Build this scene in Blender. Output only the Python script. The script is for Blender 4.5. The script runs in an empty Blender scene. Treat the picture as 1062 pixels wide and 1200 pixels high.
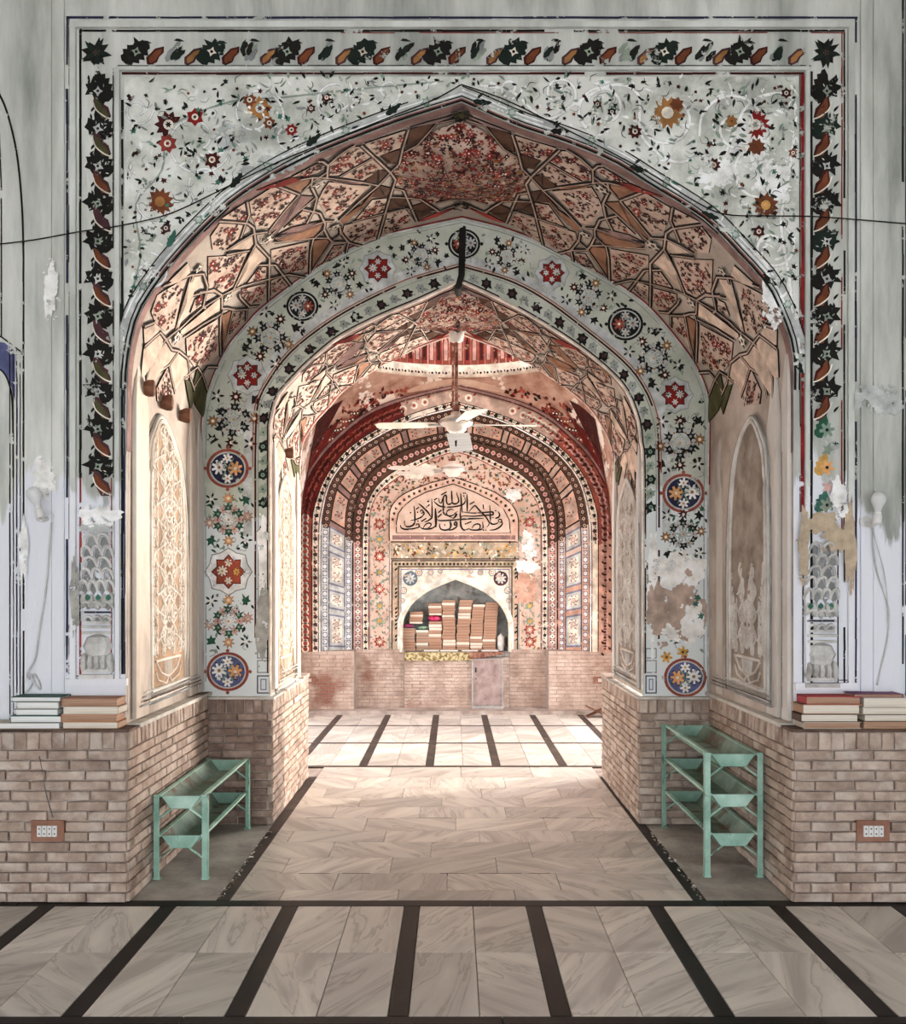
import bpy, bmesh, math, random
import numpy as np
from mathutils import Vector, Matrix
from mathutils.geometry import tessellate_polygon
R = random.Random(7)
SC = bpy.context.scene
COL = SC.collection
# ------------------------------------------------------------------ camera
F, CX, CH, CY = 1072.0, -0.043, 1.6, -4.6      # focal length in pixels, camera x, height, y
VX, VY = 531.0, 685.0                          # vanishing point in the 1062x1200 frame
cam = bpy.data.cameras.new('camera'); cam_o = bpy.data.objects.new('camera', cam); COL.objects.link(cam_o)
cam.sensor_fit = 'VERTICAL'; cam.sensor_height = 36.0; cam.lens = F/1200*36.0
cam.shift_x = 0.0; cam.shift_y = (VY-600)/1200
cam.clip_start = 0.05; cam.clip_end = 200
cam_o.location = (CX, CY, CH); cam_o.rotation_euler = (math.pi/2, 0, 0)
SC.camera = cam_o
# ------------------------------------------------------------------ sky, daylight, exposure
SC.view_settings.view_transform = 'Standard'; SC.view_settings.look = 'None'
SC.view_settings.gamma = 1.0; SC.view_settings.use_curve_mapping = False
SC.view_settings.exposure = 0.0
SC.cycles.transparent_max_bounces = 24
W = bpy.data.worlds.new('sky'); SC.world = W; W.use_nodes = True
W.node_tree.nodes['Background'].inputs[0].default_value = (0.93, 0.96, 1.0, 1)
W.node_tree.nodes['Background'].inputs[1].default_value = 6.0

def area(name, loc, rot, sx, sy, power, col):
    l = bpy.data.lights.new(name, 'AREA'); l.shape = 'RECTANGLE'; l.size = sx; l.size_y = sy
    l.energy = power; l.color = col
    o = bpy.data.objects.new(name, l); COL.objects.link(o); o.location = loc; o.rotation_euler = rot
    return o
# daylight through the side doorway of the domed chamber (right) and its smaller twin on the left
area('doorway_daylight', (2.65, 4.75, 1.7), (0, math.radians(90), 0), 2.9, 2.7, 12, (1.0, 0.91, 0.86))
area('doorway_daylight_left', (-2.65, 4.9, 1.6), (0, math.radians(-90), 0), 2.4, 2.2, 7, (1.0, 0.91, 0.86))
area('dome_fill', (0.0, 5.2, 5.55), (0, 0, 0), 1.2, 1.2, 14, (1.0, 0.91, 0.85))  # fill lamp added inside the dome to brighten the upper chamber
gl = area('jamb_fill', (2.5, 4.55, 1.35), (0, 0, 0), 1.2, 1.6, 80, (1.0, 0.88, 0.76))   # fill lamp added in the doorway, aimed to brighten the left jambs
gl.rotation_euler = (Vector((-1.7, 0.85, 2.55))-Vector((2.5, 4.55, 1.35))).to_track_quat('-Z', 'Y').to_euler(); gl.data.spread = math.radians(62)
sun = bpy.data.lights.new('sun', 'SUN'); sun.energy = 3.8; sun.angle = math.radians(.6); sun.color = (1.0, 0.86, 0.72)
sun_o = bpy.data.objects.new('sun', sun); COL.objects.link(sun_o)
sun_o.rotation_euler = Vector((-2.42, -1.04, -1.05)).to_track_quat('-Z', 'Y').to_euler()

# ------------------------------------------------------------------ materials
def lin(h):
    h = h.lstrip('#'); c = [int(h[i:i+2], 16)/255 for i in (0, 2, 4)]
    return tuple(((x+0.055)/1.055)**2.4 if x > 0.04045 else x/12.92 for x in c) + (1,)
MATS = {}
def mat(name, cols, scale=3.0, detail=6, rough=0.85, bump=0.0, bscale=40, stretch=(1,1,1), rnd=0.0, metal=0.0, spec=0.3, lo=0.35, hi=0.65, dirt=None, dscale=1.2, dlo=0.55, dhi=0.62, zwash=None, trans=0):
    """plaster-like procedural material: noise between colours, optional dirt patches and a whitewash below a height"""
    if name in MATS: return MATS[name]
    m = bpy.data.materials.new(name); m.use_nodes = True; MATS[name] = m
    nt = m.node_tree; N = nt.nodes; L = nt.links; b = N['Principled BSDF']
    b.inputs['Roughness'].default_value = rough; b.inputs['Metallic'].default_value = metal
    b.inputs['Specular IOR Level'].default_value = spec
    if trans: b.inputs['Transmission Weight'].default_value = trans
    tc = N.new('ShaderNodeTexCoord'); mp = N.new('ShaderNodeMapping'); L.new(tc.outputs['Object'], mp.inputs[0])
    mp.inputs['Scale'].default_value = stretch
    vec = mp.outputs[0]
    oi = None
    if rnd:
        oi = N.new('ShaderNodeObjectInfo')
        a = N.new('ShaderNodeVectorMath'); a.operation = 'SCALE'; a.inputs[0].default_value = (37, 19, 53); L.new(oi.outputs['Random'], a.inputs['Scale'])
        s = N.new('ShaderNodeVectorMath'); s.operation = 'ADD'; L.new(vec, s.inputs[0]); L.new(a.outputs[0], s.inputs[1]); vec = s.outputs[0]
    n = N.new('ShaderNodeTexNoise'); n.inputs['Scale'].default_value = scale; n.inputs['Detail'].default_value = detail; n.inputs['Roughness'].default_value = 0.62
    L.new(vec, n.inputs['Vector'])
    cr = N.new('ShaderNodeValToRGB'); L.new(n.outputs[0], cr.inputs[0])
    e = cr.color_ramp.elements
    cs = [lin(c) for c in cols]
    if len(cs) == 1: cs = cs*2
    e[0].position = lo; e[1].position = hi; e[0].color = cs[0]; e[1].color = cs[-1]
    for i, c in enumerate(cs[1:-1]):
        k = e.new(lo+(hi-lo)*(i+1)/(len(cs)-1)); k.color = c
    out = cr.outputs[0]
    def mix(a_, b_, fac):
        x = N.new('ShaderNodeMix'); x.data_type = 'RGBA'
        L.new(fac, x.inputs[0]); L.new(a_, x.inputs[6])
        if isinstance(b_, tuple): x.inputs[7].default_value = b_
        else: L.new(b_, x.inputs[7])
        return x.outputs[2]
    def patch(sc_, l_, h_, off):
        q = N.new('ShaderNodeTexNoise'); q.inputs['Scale'].default_value = sc_; q.inputs['Detail'].default_value = 9; q.inputs['Roughness'].default_value = 0.6
        v = N.new('ShaderNodeVectorMath'); v.inputs[1].default_value = off; L.new(vec, v.inputs[0]); L.new(v.outputs[0], q.inputs['Vector'])
        r = N.new('ShaderNodeMapRange'); r.inputs[1].default_value = l_; r.inputs[2].default_value = h_; L.new(q.outputs[0], r.inputs[0])
        return r.outputs[0], q.outputs[0]
    if dirt: out = mix(out, lin(dirt), patch(dscale, dlo, dhi, (11, 5, 3))[0])
    if zwash:                       # (height, colour): whitewashed below this height with a ragged edge
        sx = N.new('ShaderNodeSeparateXYZ'); L.new(tc.outputs['Object'], sx.inputs[0])
        _, q = patch(2.2, 0, 1, (3, 9, 1))
        ma = N.new('ShaderNodeMath'); ma.operation = 'MULTIPLY_ADD'; L.new(q, ma.inputs[0]); ma.inputs[1].default_value = 1.6; L.new(sx.outputs[2], ma.inputs[2])
        r = N.new('ShaderNodeMapRange'); r.inputs[1].default_value = zwash[0]+0.8; r.inputs[2].default_value = zwash[0]+0.86
        r.inputs[3].default_value = 1; r.inputs[4].default_value = 0; L.new(ma.outputs[0], r.inputs[0])
        out = mix(out, lin(zwash[1]), r.outputs[0])
    if rnd:
        hs = N.new('ShaderNodeHueSaturation'); L.new(out, hs.inputs['Color'])
        r = N.new('ShaderNodeMapRange'); r.inputs[3].default_value = 1-rnd; r.inputs[4].default_value = 1+rnd; L.new(oi.outputs['Random'], r.inputs[0]); L.new(r.outputs[0], hs.inputs['Value'])
        out = hs.outputs[0]
    L.new(out, b.inputs['Base Color'])
    if bump:
        n2 = N.new('ShaderNodeTexNoise'); n2.inputs['Scale'].default_value = bscale; n2.inputs['Detail'].default_value = 8; L.new(vec, n2.inputs['Vector'])
        bp = N.new('ShaderNodeBump'); bp.inputs['Strength'].default_value = bump; bp.inputs['Distance'].default_value = 0.01
        L.new(n2.outputs[0], bp.inputs['Height']); L.new(bp.outputs[0], b.inputs['Normal'])
    return m

GROUND = {'front': '#c9cac2', 'vault': '#cbb0a0', 'mid': '#b9bcab', 'back': '#e0bfa8'}
PAL = dict(black='#15130f', ink='#1b1513', dgreen='#16211b', green='#27503c', lgreen='#7c9180', sage='#8f9a8a', maroon='#3f1410', red='#7b1c17',
           brick='#a04a35', rust='#6e3b22', ochre='#96683a', gold='#c89a52', peach='#d9a06a', pink='#c9a29a', cream='#e2d8c8', white='#eceae6',
           grey='#8d8f8d', lgrey='#b9bbb8', navy='#26263f', blue='#585b82', slate='#77798c', tan='#946c54', brown='#573b2d', olive='#4b4a2c', mauve='#8c6f6a',
           pale='#cdb6a4', rose='#8f3a32', steel='#5d6d78', teal='#3c6a5c', plum='#4a2c30', salmon='#c49a86', dust='#b39c8e', earth='#a98c7e',
           rednet='#5b1712', redlt='#8f4a3c', chalk='#f2efe9', stone='#a5a29a', dirtcream='#b7a48c')
def paint(c):
    k = 'paint_'+c
    if k in MATS: return MATS[k]
    base = lin(PAL[c])
    def sh(f): 
        g = [min(1, x*f) for x in base[:3]]
        return '#%02x%02x%02x' % tuple(int(round(255*((1.055*x**(1/2.4)-0.055) if x > 0.0031308 else 12.92*x))) for x in g)
    return mat(k, [sh(0.7), PAL[c], sh(1.35)], scale=9, rough=0.85)
PLF = mat('front_plaster', ['#94968f', '#c0c1b9', '#dbdbd4'], scale=2.2, stretch=(1.6, 1, .28), bump=.35, bscale=18, dirt='#8d9089', dscale=1.1, dlo=.56, dhi=.7, zwash=(2.05, '#e3e4ea'))
PLO = mat('ornament_ground', ['#a6a89e', '#cfd0c6', '#ecece5'], scale=4.5, bump=.35, bscale=25, dirt='#e2e0d9', dscale=2.0, dlo=.55, dhi=.62, zwash=(1.95, '#e6e6ea'))
PLV = mat('vault_plaster', ['#a3958a', '#b9aca0', '#cabeb2'], scale=3, bump=.2)
PLM = mat('mid_plaster', ['#a9ad9d', '#bcc0b0', '#cbcdc2'], scale=4, bump=.2, zwash=(2.05, '#dfe4e3'))
PLR = mat('reveal_plaster', ['#c2b3a6', '#d9cbbd', '#e3d8cc'], scale=2.5, stretch=(1, 1, .5), bump=.25, dirt='#b7a89c', dlo=.58, dhi=.64)
PLRR = mat('reveal_plaster_grey', ['#b2aca6', '#cfc9c2', '#dad5cf'], scale=2.5, stretch=(1, 1, .5), bump=.3, dirt='#a09488', dlo=.56, dhi=.62)
PLB = mat('back_plaster', ['#c4a593', '#d3b9a8', '#e0cbbb'], scale=3, bump=.2)
PLD = mat('dome_plaster', ['#8f6a5a', '#b08c7a', '#c7a796'], scale=5, bump=1.0, bscale=9, dirt='#e9dfd4', dscale=2.2, dlo=.54, dhi=.56)
MORT = mat('mortar', ['#93847a', '#a89990', '#bfb1a6'], scale=9, bump=.6, bscale=30)
BRK = mat('brick_clay', ['#8f7b6f', '#a99486', '#c1ad9f'], scale=7, bump=.7, bscale=45, rnd=.09, dirt='#cdbfb3', dscale=5, dlo=.48, dhi=.66)
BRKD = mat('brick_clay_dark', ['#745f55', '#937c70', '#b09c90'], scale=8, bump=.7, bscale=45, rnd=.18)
BLACKM = mat('black_marble', ['#0a0909', '#121010', '#221e1d'], scale=4, rough=.4, rnd=.15, spec=.22)
BLACKF = mat('worn_black_marble', ['#2b2522', '#3f3530', '#54473f'], scale=5, rough=.5, rnd=.15)
CEM = mat('cement', ['#85807a', '#9f9992', '#b5afa6'], scale=3, bump=.5, dirt='#7c7068', dlo=.55, dhi=.62)

def marble():
    m = bpy.data.materials.new('marble'); m.use_nodes = True; N = m.node_tree.nodes; L = m.node_tree.links; b = N['Principled BSDF']
    b.inputs['Roughness'].default_value = .34; b.inputs['Specular IOR Level'].default_value = .42
    tc = N.new('ShaderNodeTexCoord'); oi = N.new('ShaderNodeObjectInfo')
    a = N.new('ShaderNodeVectorMath'); a.operation = 'SCALE'; a.inputs[0].default_value = (37, 19, 53); L.new(oi.outputs['Random'], a.inputs['Scale'])
    s = N.new('ShaderNodeVectorMath'); L.new(tc.outputs['Object'], s.inputs[0]); L.new(a.outputs[0], s.inputs[1])
    rt = N.new('ShaderNodeVectorRotate'); rt.rotation_type = 'Z_AXIS'; L.new(s.outputs[0], rt.inputs[0])
    mr = N.new('ShaderNodeMath'); mr.operation = 'MULTIPLY'; mr.inputs[1].default_value = 9.0; L.new(oi.outputs['Random'], mr.inputs[0])
    mq = N.new('ShaderNodeMath'); mq.operation = 'SINE'; L.new(mr.outputs[0], mq.inputs[0]); L.new(mq.outputs[0], rt.inputs['Angle'])
    mp = N.new('ShaderNodeMapping'); mp.inputs['Scale'].default_value = (3.2, .5, 1); L.new(rt.outputs[0], mp.inputs[0])
    n = N.new('ShaderNodeTexNoise'); n.inputs['Scale'].default_value = 2.3; n.inputs['Detail'].default_value = 7; n.inputs['Distortion'].default_value = .7; L.new(mp.outputs[0], n.inputs['Vector'])
    cr = N.new('ShaderNodeValToRGB'); L.new(n.outputs[0], cr.inputs[0]); e = cr.color_ramp.elements
    e[0].position = .34; e[0].color = lin('#b4aba2'); e[1].position = .66; e[1].color = lin('#e2dacf')
    for p, c in ((.44, '#cbc2b9'), (.485, '#d4ccc2'), (.50, '#b3a99f'), (.53, '#d3cac0')):
        k = e.new(p); k.color = lin(c)
    hs = N.new('ShaderNodeHueSaturation'); L.new(cr.outputs[0], hs.inputs['Color'])
    r = N.new('ShaderNodeMapRange'); r.inputs[3].default_value = .80; r.inputs[4].default_value = 1.13; L.new(oi.outputs['Random'], r.inputs[0]); L.new(r.outputs[0], hs.inputs['Value'])
    L.new(hs.outputs[0], b.inputs['Base Color'])
    return m
MARB = marble()

# ------------------------------------------------------------------ mesh helpers
class MB:
    def __init__(s): s.v = []; s.f = []; s.m = []; s.mats = []
    def mi(s, m):
        if m not in s.mats: s.mats.append(m)
        return s.mats.index(m)
    def add(s, vs, fs, m):
        o = len(s.v); i = s.mi(m); s.v += [tuple(x) for x in vs]
        for f in fs: s.f.append([o+k for k in f]); s.m.append(i)
    def box(s, a, b, m):
        x0, y0, z0 = a; x1, y1, z1 = b
        s.add([(x0,y0,z0),(x1,y0,z0),(x1,y1,z0),(x0,y1,z0),(x0,y0,z1),(x1,y0,z1),(x1,y1,z1),(x0,y1,z1)],
              [(0,3,2,1),(4,5,6,7),(0,1,5,4),(1,2,6,5),(2,3,7,6),(3,0,4,7)], m)
    def lathe(s, prof, m, c=(0,0,0), n=16, axis='z', cap=True):
        vs = []; fs = []
        for (r, z) in prof:
            for k in range(n):
                a = 2*math.pi*k/n
                p = (r*math.cos(a), r*math.sin(a), z) if axis == 'z' else ((z, r*math.cos(a), r*math.sin(a)) if axis == 'x' else (r*math.cos(a), z, r*math.sin(a)))
                vs.append((p[0]+c[0], p[1]+c[1], p[2]+c[2]))
        for i in range(len(prof)-1):
            for k in range(n): fs.append((i*n+k, i*n+(k+1)%n, (i+1)*n+(k+1)%n, (i+1)*n+k))
        if cap: fs.append(tuple(range(n))); fs.append(tuple((len(prof)-1)*n+k for k in range(n)))
        s.add(vs, fs, m)
    def tube(s, pts, r, m, n=6, closed=False):
        pts = [Vector(p) for p in pts]; vs = []; fs = []; K = len(pts)
        for i, p in enumerate(pts):
            t = (pts[min(i+1, K-1)]-pts[max(i-1, 0)]).normalized()
            u = t.cross(Vector((0, 0, 1)));
            if u.length < .1: u = t.cross(Vector((0, 1, 0)))
            u.normalize(); w = t.cross(u)
            for k in range(n):
                a = 2*math.pi*k/n; vs.append(p+u*math.cos(a)*r+w*math.sin(a)*r)
        for i in range(K-1):
            for k in range(n): fs.append((i*n+k, i*n+(k+1)%n, (i+1)*n+(k+1)%n, (i+1)*n+k))
        fs.append(tuple(range(n))); fs.append(tuple((K-1)*n+k for k in range(n)))
        s.add(vs, fs, m)
    def mesh(s, name, smooth=False):
        me = bpy.data.meshes.new(name); me.from_pydata(s.v, [], s.f)
        for m in s.mats: me.materials.append(m)
        me.polygons.foreach_set('material_index', s.m)
        if smooth: me.polygons.foreach_set('use_smooth', [True]*len(s.f))
        me.update(); return me
    def build(s, name, parent=None, smooth=False, **kw):
        return link(name, s.mesh(name, smooth), parent, **kw)
def link(name, me, parent=None, loc=None, **kw):
    o = bpy.data.objects.new(name, me); COL.objects.link(o)
    if parent: o.parent = parent
    if loc is not None: o.location = loc
    for k, v in kw.items(): o[k] = v
    return o
def thing(name, label, cat, loc=(0,0,0), group=None, rz=0):
    o = bpy.data.objects.new(name, None); COL.objects.link(o); o.location = loc; o.rotation_euler = (0,0,rz)
    o.empty_display_size = .1
    o['label'] = label; o['category'] = cat
    if group: o['group'] = group
    return o
def tag(o, label, cat=None, group=None, kind=None):
    o['label'] = label
    if cat: o['category'] = cat
    if group: o['group'] = group
    if kind: o['kind'] = kind
    return o

def P(px, py, Y):
    D = Y-CY
    return Vector((CX+(px-VX)*D/F, Y, CH-(py-VY)*D/F))
def S(px, py, X):
    D = (X-CX)*F/(px-VX)
    return Vector((X, D+CY, CH-(py-VY)*D/F))

def cr_dense(pts, k=10):
    pts = [np.array(p, float) for p in pts]; out = []
    for i in range(len(pts)-1):
        p0 = pts[i-1] if i > 0 else 2*pts[0]-pts[1]; p1 = pts[i]; p2 = pts[i+1]; p3 = pts[i+2] if i+2 < len(pts) else 2*pts[-1]-pts[-2]
        for j in range(k):
            t = j/k; out.append(.5*((2*p1)+(-p0+p2)*t+(2*p0-5*p1+4*p2-p3)*t*t+(-p0+3*p1-3*p2+p3)*t**3))
    out.append(pts[-1]); return np.array(out)
def resample(pts, n):
    pts = np.array(pts, float); d = np.r_[0, np.cumsum(np.linalg.norm(np.diff(pts, axis=0), axis=1))]
    t = np.linspace(0, d[-1], n+1)
    return np.stack([np.interp(t, d, pts[:, i]) for i in range(pts.shape[1])], 1)
NH = 48
class Arch:
    """pixel curve: left half (base to apex) and right half (base to apex)"""
    def __init__(s, left, right=None, mirror=None):
        if right is None: right = [(2*mirror-x, y) for x, y in left]
        l = resample(cr_dense(left), NH); r = resample(cr_dense(right), NH)
        s.p = np.vstack([l, r[::-1][1:]])
    def at(s, u):
        x = min(max(u, 0), 1)*(2*NH); i = min(int(x), 2*NH-1); f = x-i
        return s.p[i]*(1-f)+s.p[i+1]*f
    def world(s, Y): return np.array([P(x, y, Y) for x, y in s.p])

class Loft:
    """surface between two arch curves at two depths, (s 0..1 along the arch, t 0..1 into the depth), h towards the inside"""
    def __init__(s, a, Ya, b, Yb): s.A = a.world(Ya); s.B = b.world(Yb)
    def base(s, u, t):
        x = min(max(u, 0), 1)*(2*NH); i = min(int(x), 2*NH-1); f = x-i
        pa = s.A[i]*(1-f)+s.A[i+1]*f; pb = s.B[i]*(1-f)+s.B[i+1]*f
        return pa*(1-t)+pb*t
    def nrm(s, u, t):
        e = .012; u0, u1 = (max(u-e, 0), min(u+e, 1))
        if u < .5: u1 = min(u1, .5)
        elif u > .5: u0 = max(u0, .5)
        tu = s.base(u1, t)-s.base(u0, t); tt = s.base(u, 1)-s.base(u, 0)
        n = np.cross(tu, tt); n /= np.linalg.norm(n)+1e-9
        # inside is towards the arch axis at spring height
        c = np.array([0, s.base(u, t)[1], 1.8])
        return n if np.dot(n, c-s.base(u, t)) > 0 else -n
    def __call__(s, u, t, h=0): return Vector(s.base(u, t)+s.nrm(u, t)*h)
    def mesh(s, mb, m, nt=6):
        for i in range(2*NH):
            for j in range(nt):
                q = [(i, j), (i+1, j), (i+1, j+1), (i, j+1)]
                mb.add([s.A[a]*(1-b/nt)+s.B[a]*(b/nt) for a, b in q], [(0, 1, 2, 3)], m)
    def inv(s, px, py):
        """pixel -> (u,t)"""
        if not hasattr(s, 'G'):
            us = np.linspace(0, 1, 2*NH+1); ts = np.linspace(-.1, 1.1, 61)
            g = s.A[:, None, :]*(1-ts[None, :, None])+s.B[:, None, :]*ts[None, :, None]
            D = g[..., 1]-CY; s.G = np.stack([VX+(g[..., 0]-CX)*F/D, VY-(g[..., 2]-CH)*F/D], -1); s.us, s.ts = us, ts
        d = ((s.G-np.array([px, py]))**2).sum(-1); i, j = np.unravel_index(d.argmin(), d.shape)
        u, t = s.us[i], s.ts[j]
        def pr(u, t):
            g = s.base(u, t); D = g[1]-CY; return np.array([VX+(g[0]-CX)*F/D, VY-(g[2]-CH)*F/D])
        for _ in range(4):
            e = 1e-3; p0 = pr(u, t); J = np.stack([(pr(u+e, t)-p0)/e, (pr(u, t+e)-p0)/e], 1)
            try: du = np.linalg.solve(J, np.array([px, py])-p0)
            except Exception: break
            if abs(du[0]) > .03 or abs(du[1]) > .15: break
            u += du[0]; t += du[1]
        return float(min(max(u, 0), 1)), float(min(max(t, 0.0), 1.0))

def arch_wall(mb, pw, Y, x0, x1, z0, z1, m):
    """flat wall at Y with the arch opening pw (world points, left base - apex - right base) left open; z0 = wall bottom"""
    half = len(pw)//2
    for i in range(half):
        a, b = pw[i], pw[i+1]
        mb.add([(x0, Y, a[2]), (a[0], Y, a[2]), (b[0], Y, b[2]), (x0, Y, b[2])], [(0, 1, 2, 3)], m)
    for i in range(half, len(pw)-1):
        a, b = pw[i], pw[i+1]
        mb.add([(a[0], Y, a[2]), (x1, Y, a[2]), (x1, Y, b[2]), (b[0], Y, b[2])], [(0, 1, 2, 3)], m)
    zt = pw[half][2]
    mb.add([(x0, Y, zt), (x1, Y, zt), (x1, Y, z1), (x0, Y, z1)], [(0, 1, 2, 3)], m)
    for xa, xb, zz in ((x0, pw[0][0], pw[0][2]), (pw[-1][0], x1, pw[-1][2])):
        if zz > z0: mb.add([(xa, Y, z0), (xb, Y, z0), (xb, Y, zz), (xa, Y, zz)], [(0, 1, 2, 3)], m)

# ---- painted ornament: a Frame is a small flat patch (origin, axes, normal); shapes are laid on it layer by layer
class Fr:
    def __init__(s, o, a, b, n): s.o = Vector(o); s.a = Vector(a); s.b = Vector(b); s.n = Vector(n)
    def pt(s, x, y, h): return s.o+s.a*x+s.b*y+s.n*h
def pxframe(px, py, Y):
    """frame on the plane Y whose unit is one pixel, y downwards as in the photograph"""
    k = (Y-CY)/F
    return Fr(P(px, py, Y), (k, 0, 0), (0, 0, -k), (0, -1, 0))
LH = .0008
_ec = [0]
def hh(l): return .0012+l*LH
def he(l):
    _ec[0] = (_ec[0]+1) % 61
    return hh(l)+_ec[0]*7e-6
def wp(c):
    """pigment that has flaked off in places, baring the wall beneath"""
    k = 'worn_'+c
    if k in MATS: return MATS[k]
    m = paint(c).copy(); m.name = k; MATS[k] = m; N = m.node_tree.nodes; L = m.node_tree.links
    tc = next(n for n in N if n.type == 'TEX_COORD'); q = N.new('ShaderNodeTexNoise'); q.inputs['Scale'].default_value = 11; q.inputs['Detail'].default_value = 6; q.inputs['Roughness'].default_value = .7
    L.new(tc.outputs['Object'], q.inputs['Vector']); r = N.new('ShaderNodeMapRange'); r.inputs[1].default_value = .585; r.inputs[2].default_value = .61; L.new(q.outputs[0], r.inputs[0])
    t = N.new('ShaderNodeBsdfTransparent'); x = N.new('ShaderNodeMixShader'); L.new(r.outputs[0], x.inputs[0]); L.new(N['Principled BSDF'].outputs[0], x.inputs[1]); L.new(t.outputs[0], x.inputs[2])
    L.new(x.outputs[0], next(n for n in N if n.type == 'OUTPUT_MATERIAL').inputs[0]); return m
class Pt(MB):
    def fan(s, fr, pts, c, l=0, ctr=None):
        if ctr is None: ctr = (sum(p[0] for p in pts)/len(pts), sum(p[1] for p in pts)/len(pts))
        n = len(pts); H_ = he(l)
        s.add([fr.pt(*ctr, H_)]+[fr.pt(x, y, H_) for x, y in pts], [(0, i+1, (i+1) % n+1) for i in range(n)], wp(c))
    def disk(s, fr, x, y, r, c, l=0, n=12, ry=None):
        ry = ry or r
        s.fan(fr, [(x+r*math.cos(2*math.pi*k/n), y+ry*math.sin(2*math.pi*k/n)) for k in range(n)], c, l, (x, y))
    def ring(s, fr, x, y, r0, r1, c, l=0, n=20, ky=1.0):
        vs = []
        for k in range(n):
            a = 2*math.pi*k/n
            vs += [fr.pt(x+r0*math.cos(a), y+ky*r0*math.sin(a), hh(l)), fr.pt(x+r1*math.cos(a), y+ky*r1*math.sin(a), hh(l))]
        s.add(vs, [(2*k, 2*k+1, (2*k+3) % (2*n), (2*k+2) % (2*n)) for k in range(n)], wp(c))
    def leaf(s, fr, x, y, ang, L, Wd, c, l=0, bend=0.0):
        ca, sa = math.cos(ang), math.sin(ang); o = []
        for u, w in ((0, 0), (.3, .42), (.6, .45), (1, 0), (.62, -.4), (.3, -.45)):
            a = u*L; b = w*Wd+bend*L*u*u; o.append((x+a*ca-b*sa, y+a*sa+b*ca))
        s.fan(fr, o, c, l)
    def star(s, fr, x, y, r, n, c, l=0, inner=.5, rot=0, jit=0):
        o = []
        for k in range(2*n):
            a = rot+math.pi*k/n; rr = r*(1 if k % 2 == 0 else inner)*(1+R.uniform(-jit, jit)); o.append((x+rr*math.cos(a), y+rr*math.sin(a)))
        s.fan(fr, o, c, l, (x, y))
    def flower(s, fr, x, y, r, n, c, cc='gold', out=None, l=1, rot=None):
        rot = R.uniform(0, 1) if rot is None else rot
        def petals(rr, col, ll):
            o = []
            for k in range(n*3):
                a = rot+2*math.pi*k/(n*3); o.append((x+rr*(1 if k % 3 else .5)*math.cos(a), y+rr*(1 if k % 3 else .5)*math.sin(a)))
            s.fan(fr, o, col, ll, (x, y))
        if out: petals(r*1.16, out, l)
        petals(r, c, l+1); s.disk(fr, x, y, r*.24, cc, l+2, 6)
    def ivy(s, fr, x, y, r, ang, c, l=1):
        o = []
        for a, q in ((0, 1), (.42, .45), (.95, .85), (1.5, .42), (2.1, .7), (2.8, .35), (3.5, .35), (4.2, .7), (4.8, .42), (5.35, .85), (5.9, .45)):
            q *= 1+R.uniform(-.15, .15); o.append((x+r*q*math.cos(a+ang), y+r*q*math.sin(a+ang)))
        s.fan(fr, o, c, l, (x, y))
    def serr(s, fr, x, y, L, Wd, ang, c, l=1, bend=.25, n=4):
        """serrated curling leaf"""
        ca, sa = math.cos(ang), math.sin(ang); up = []; dn = []
        for k in range(n*2+1):
            u = k/(n*2); w = math.sin(math.pi*min(1, u*.9+.1))**.8*(1 if k % 2 else .68)
            bx = u*L; by = bend*L*u*u
            up.append((bx, by+w*Wd*.55)); dn.append((bx, by-w*Wd*.45))
        pts = [(x+a*ca-b*sa, y+a*sa+b*ca) for a, b in up+dn[::-1]]
        m = wp(c); K = len(up); H_ = he(l)
        vs = [fr.pt(px_, py_, H_) for px_, py_ in pts]
        s.add(vs, [(i, i+1, 2*K-2-i, 2*K-1-i) for i in range(K-1)], m)
    def stroke3(s, pts, nrm, w, c, l=0, h=None, taper=False):
        pts = [Vector(p) for p in pts]; K = len(pts); vs = []; H_ = he(l) if h is None else h
        for i, p in enumerate(pts):
            t = (pts[min(i+1, K-1)]-pts[max(i-1, 0)]); n = Vector(nrm[i] if isinstance(nrm, list) else nrm)
            sd = n.cross(t)
            if sd.length < 1e-9: sd = Vector((0, 0, 1))
            sd.normalize(); ww = w/2*(1 if not taper else .35+.65*math.sin(math.pi*(i+.35)/(K-.3)))
            q = p+n*H_; vs += [q+sd*ww, q-sd*ww]
        s.add(vs, [(2*i, 2*i+1, 2*i+3, 2*i+2) for i in range(K-1)], wp(c))
    def stroke(s, fr, pts, w, c, l=0, taper=False, smooth=0):
        if smooth: pts = cr_dense(pts, smooth)
        k = fr.a.length
        s.stroke3([fr.pt(x, y, 0) for x, y in pts], fr.n, w*k, c, l, taper=taper)
    def rectline(s, fr, x0, y0, x1, y1, w, c, l=0):
        for a, b in (((x0-w/2, y0), (x1+w/2, y0)), ((x1, y0), (x1, y1)), ((x1+w/2, y1), (x0-w/2, y1)), ((x0, y1), (x0, y0))): s.stroke(fr, [a, b], w, c, l)
    def rect(s, fr, x0, y0, x1, y1, c, l=0):
        s.add([fr.pt(x, y, hh(l)) for x, y in ((x0, y0), (x1, y0), (x1, y1), (x0, y1))], [(0, 1, 2, 3)], wp(c))
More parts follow.
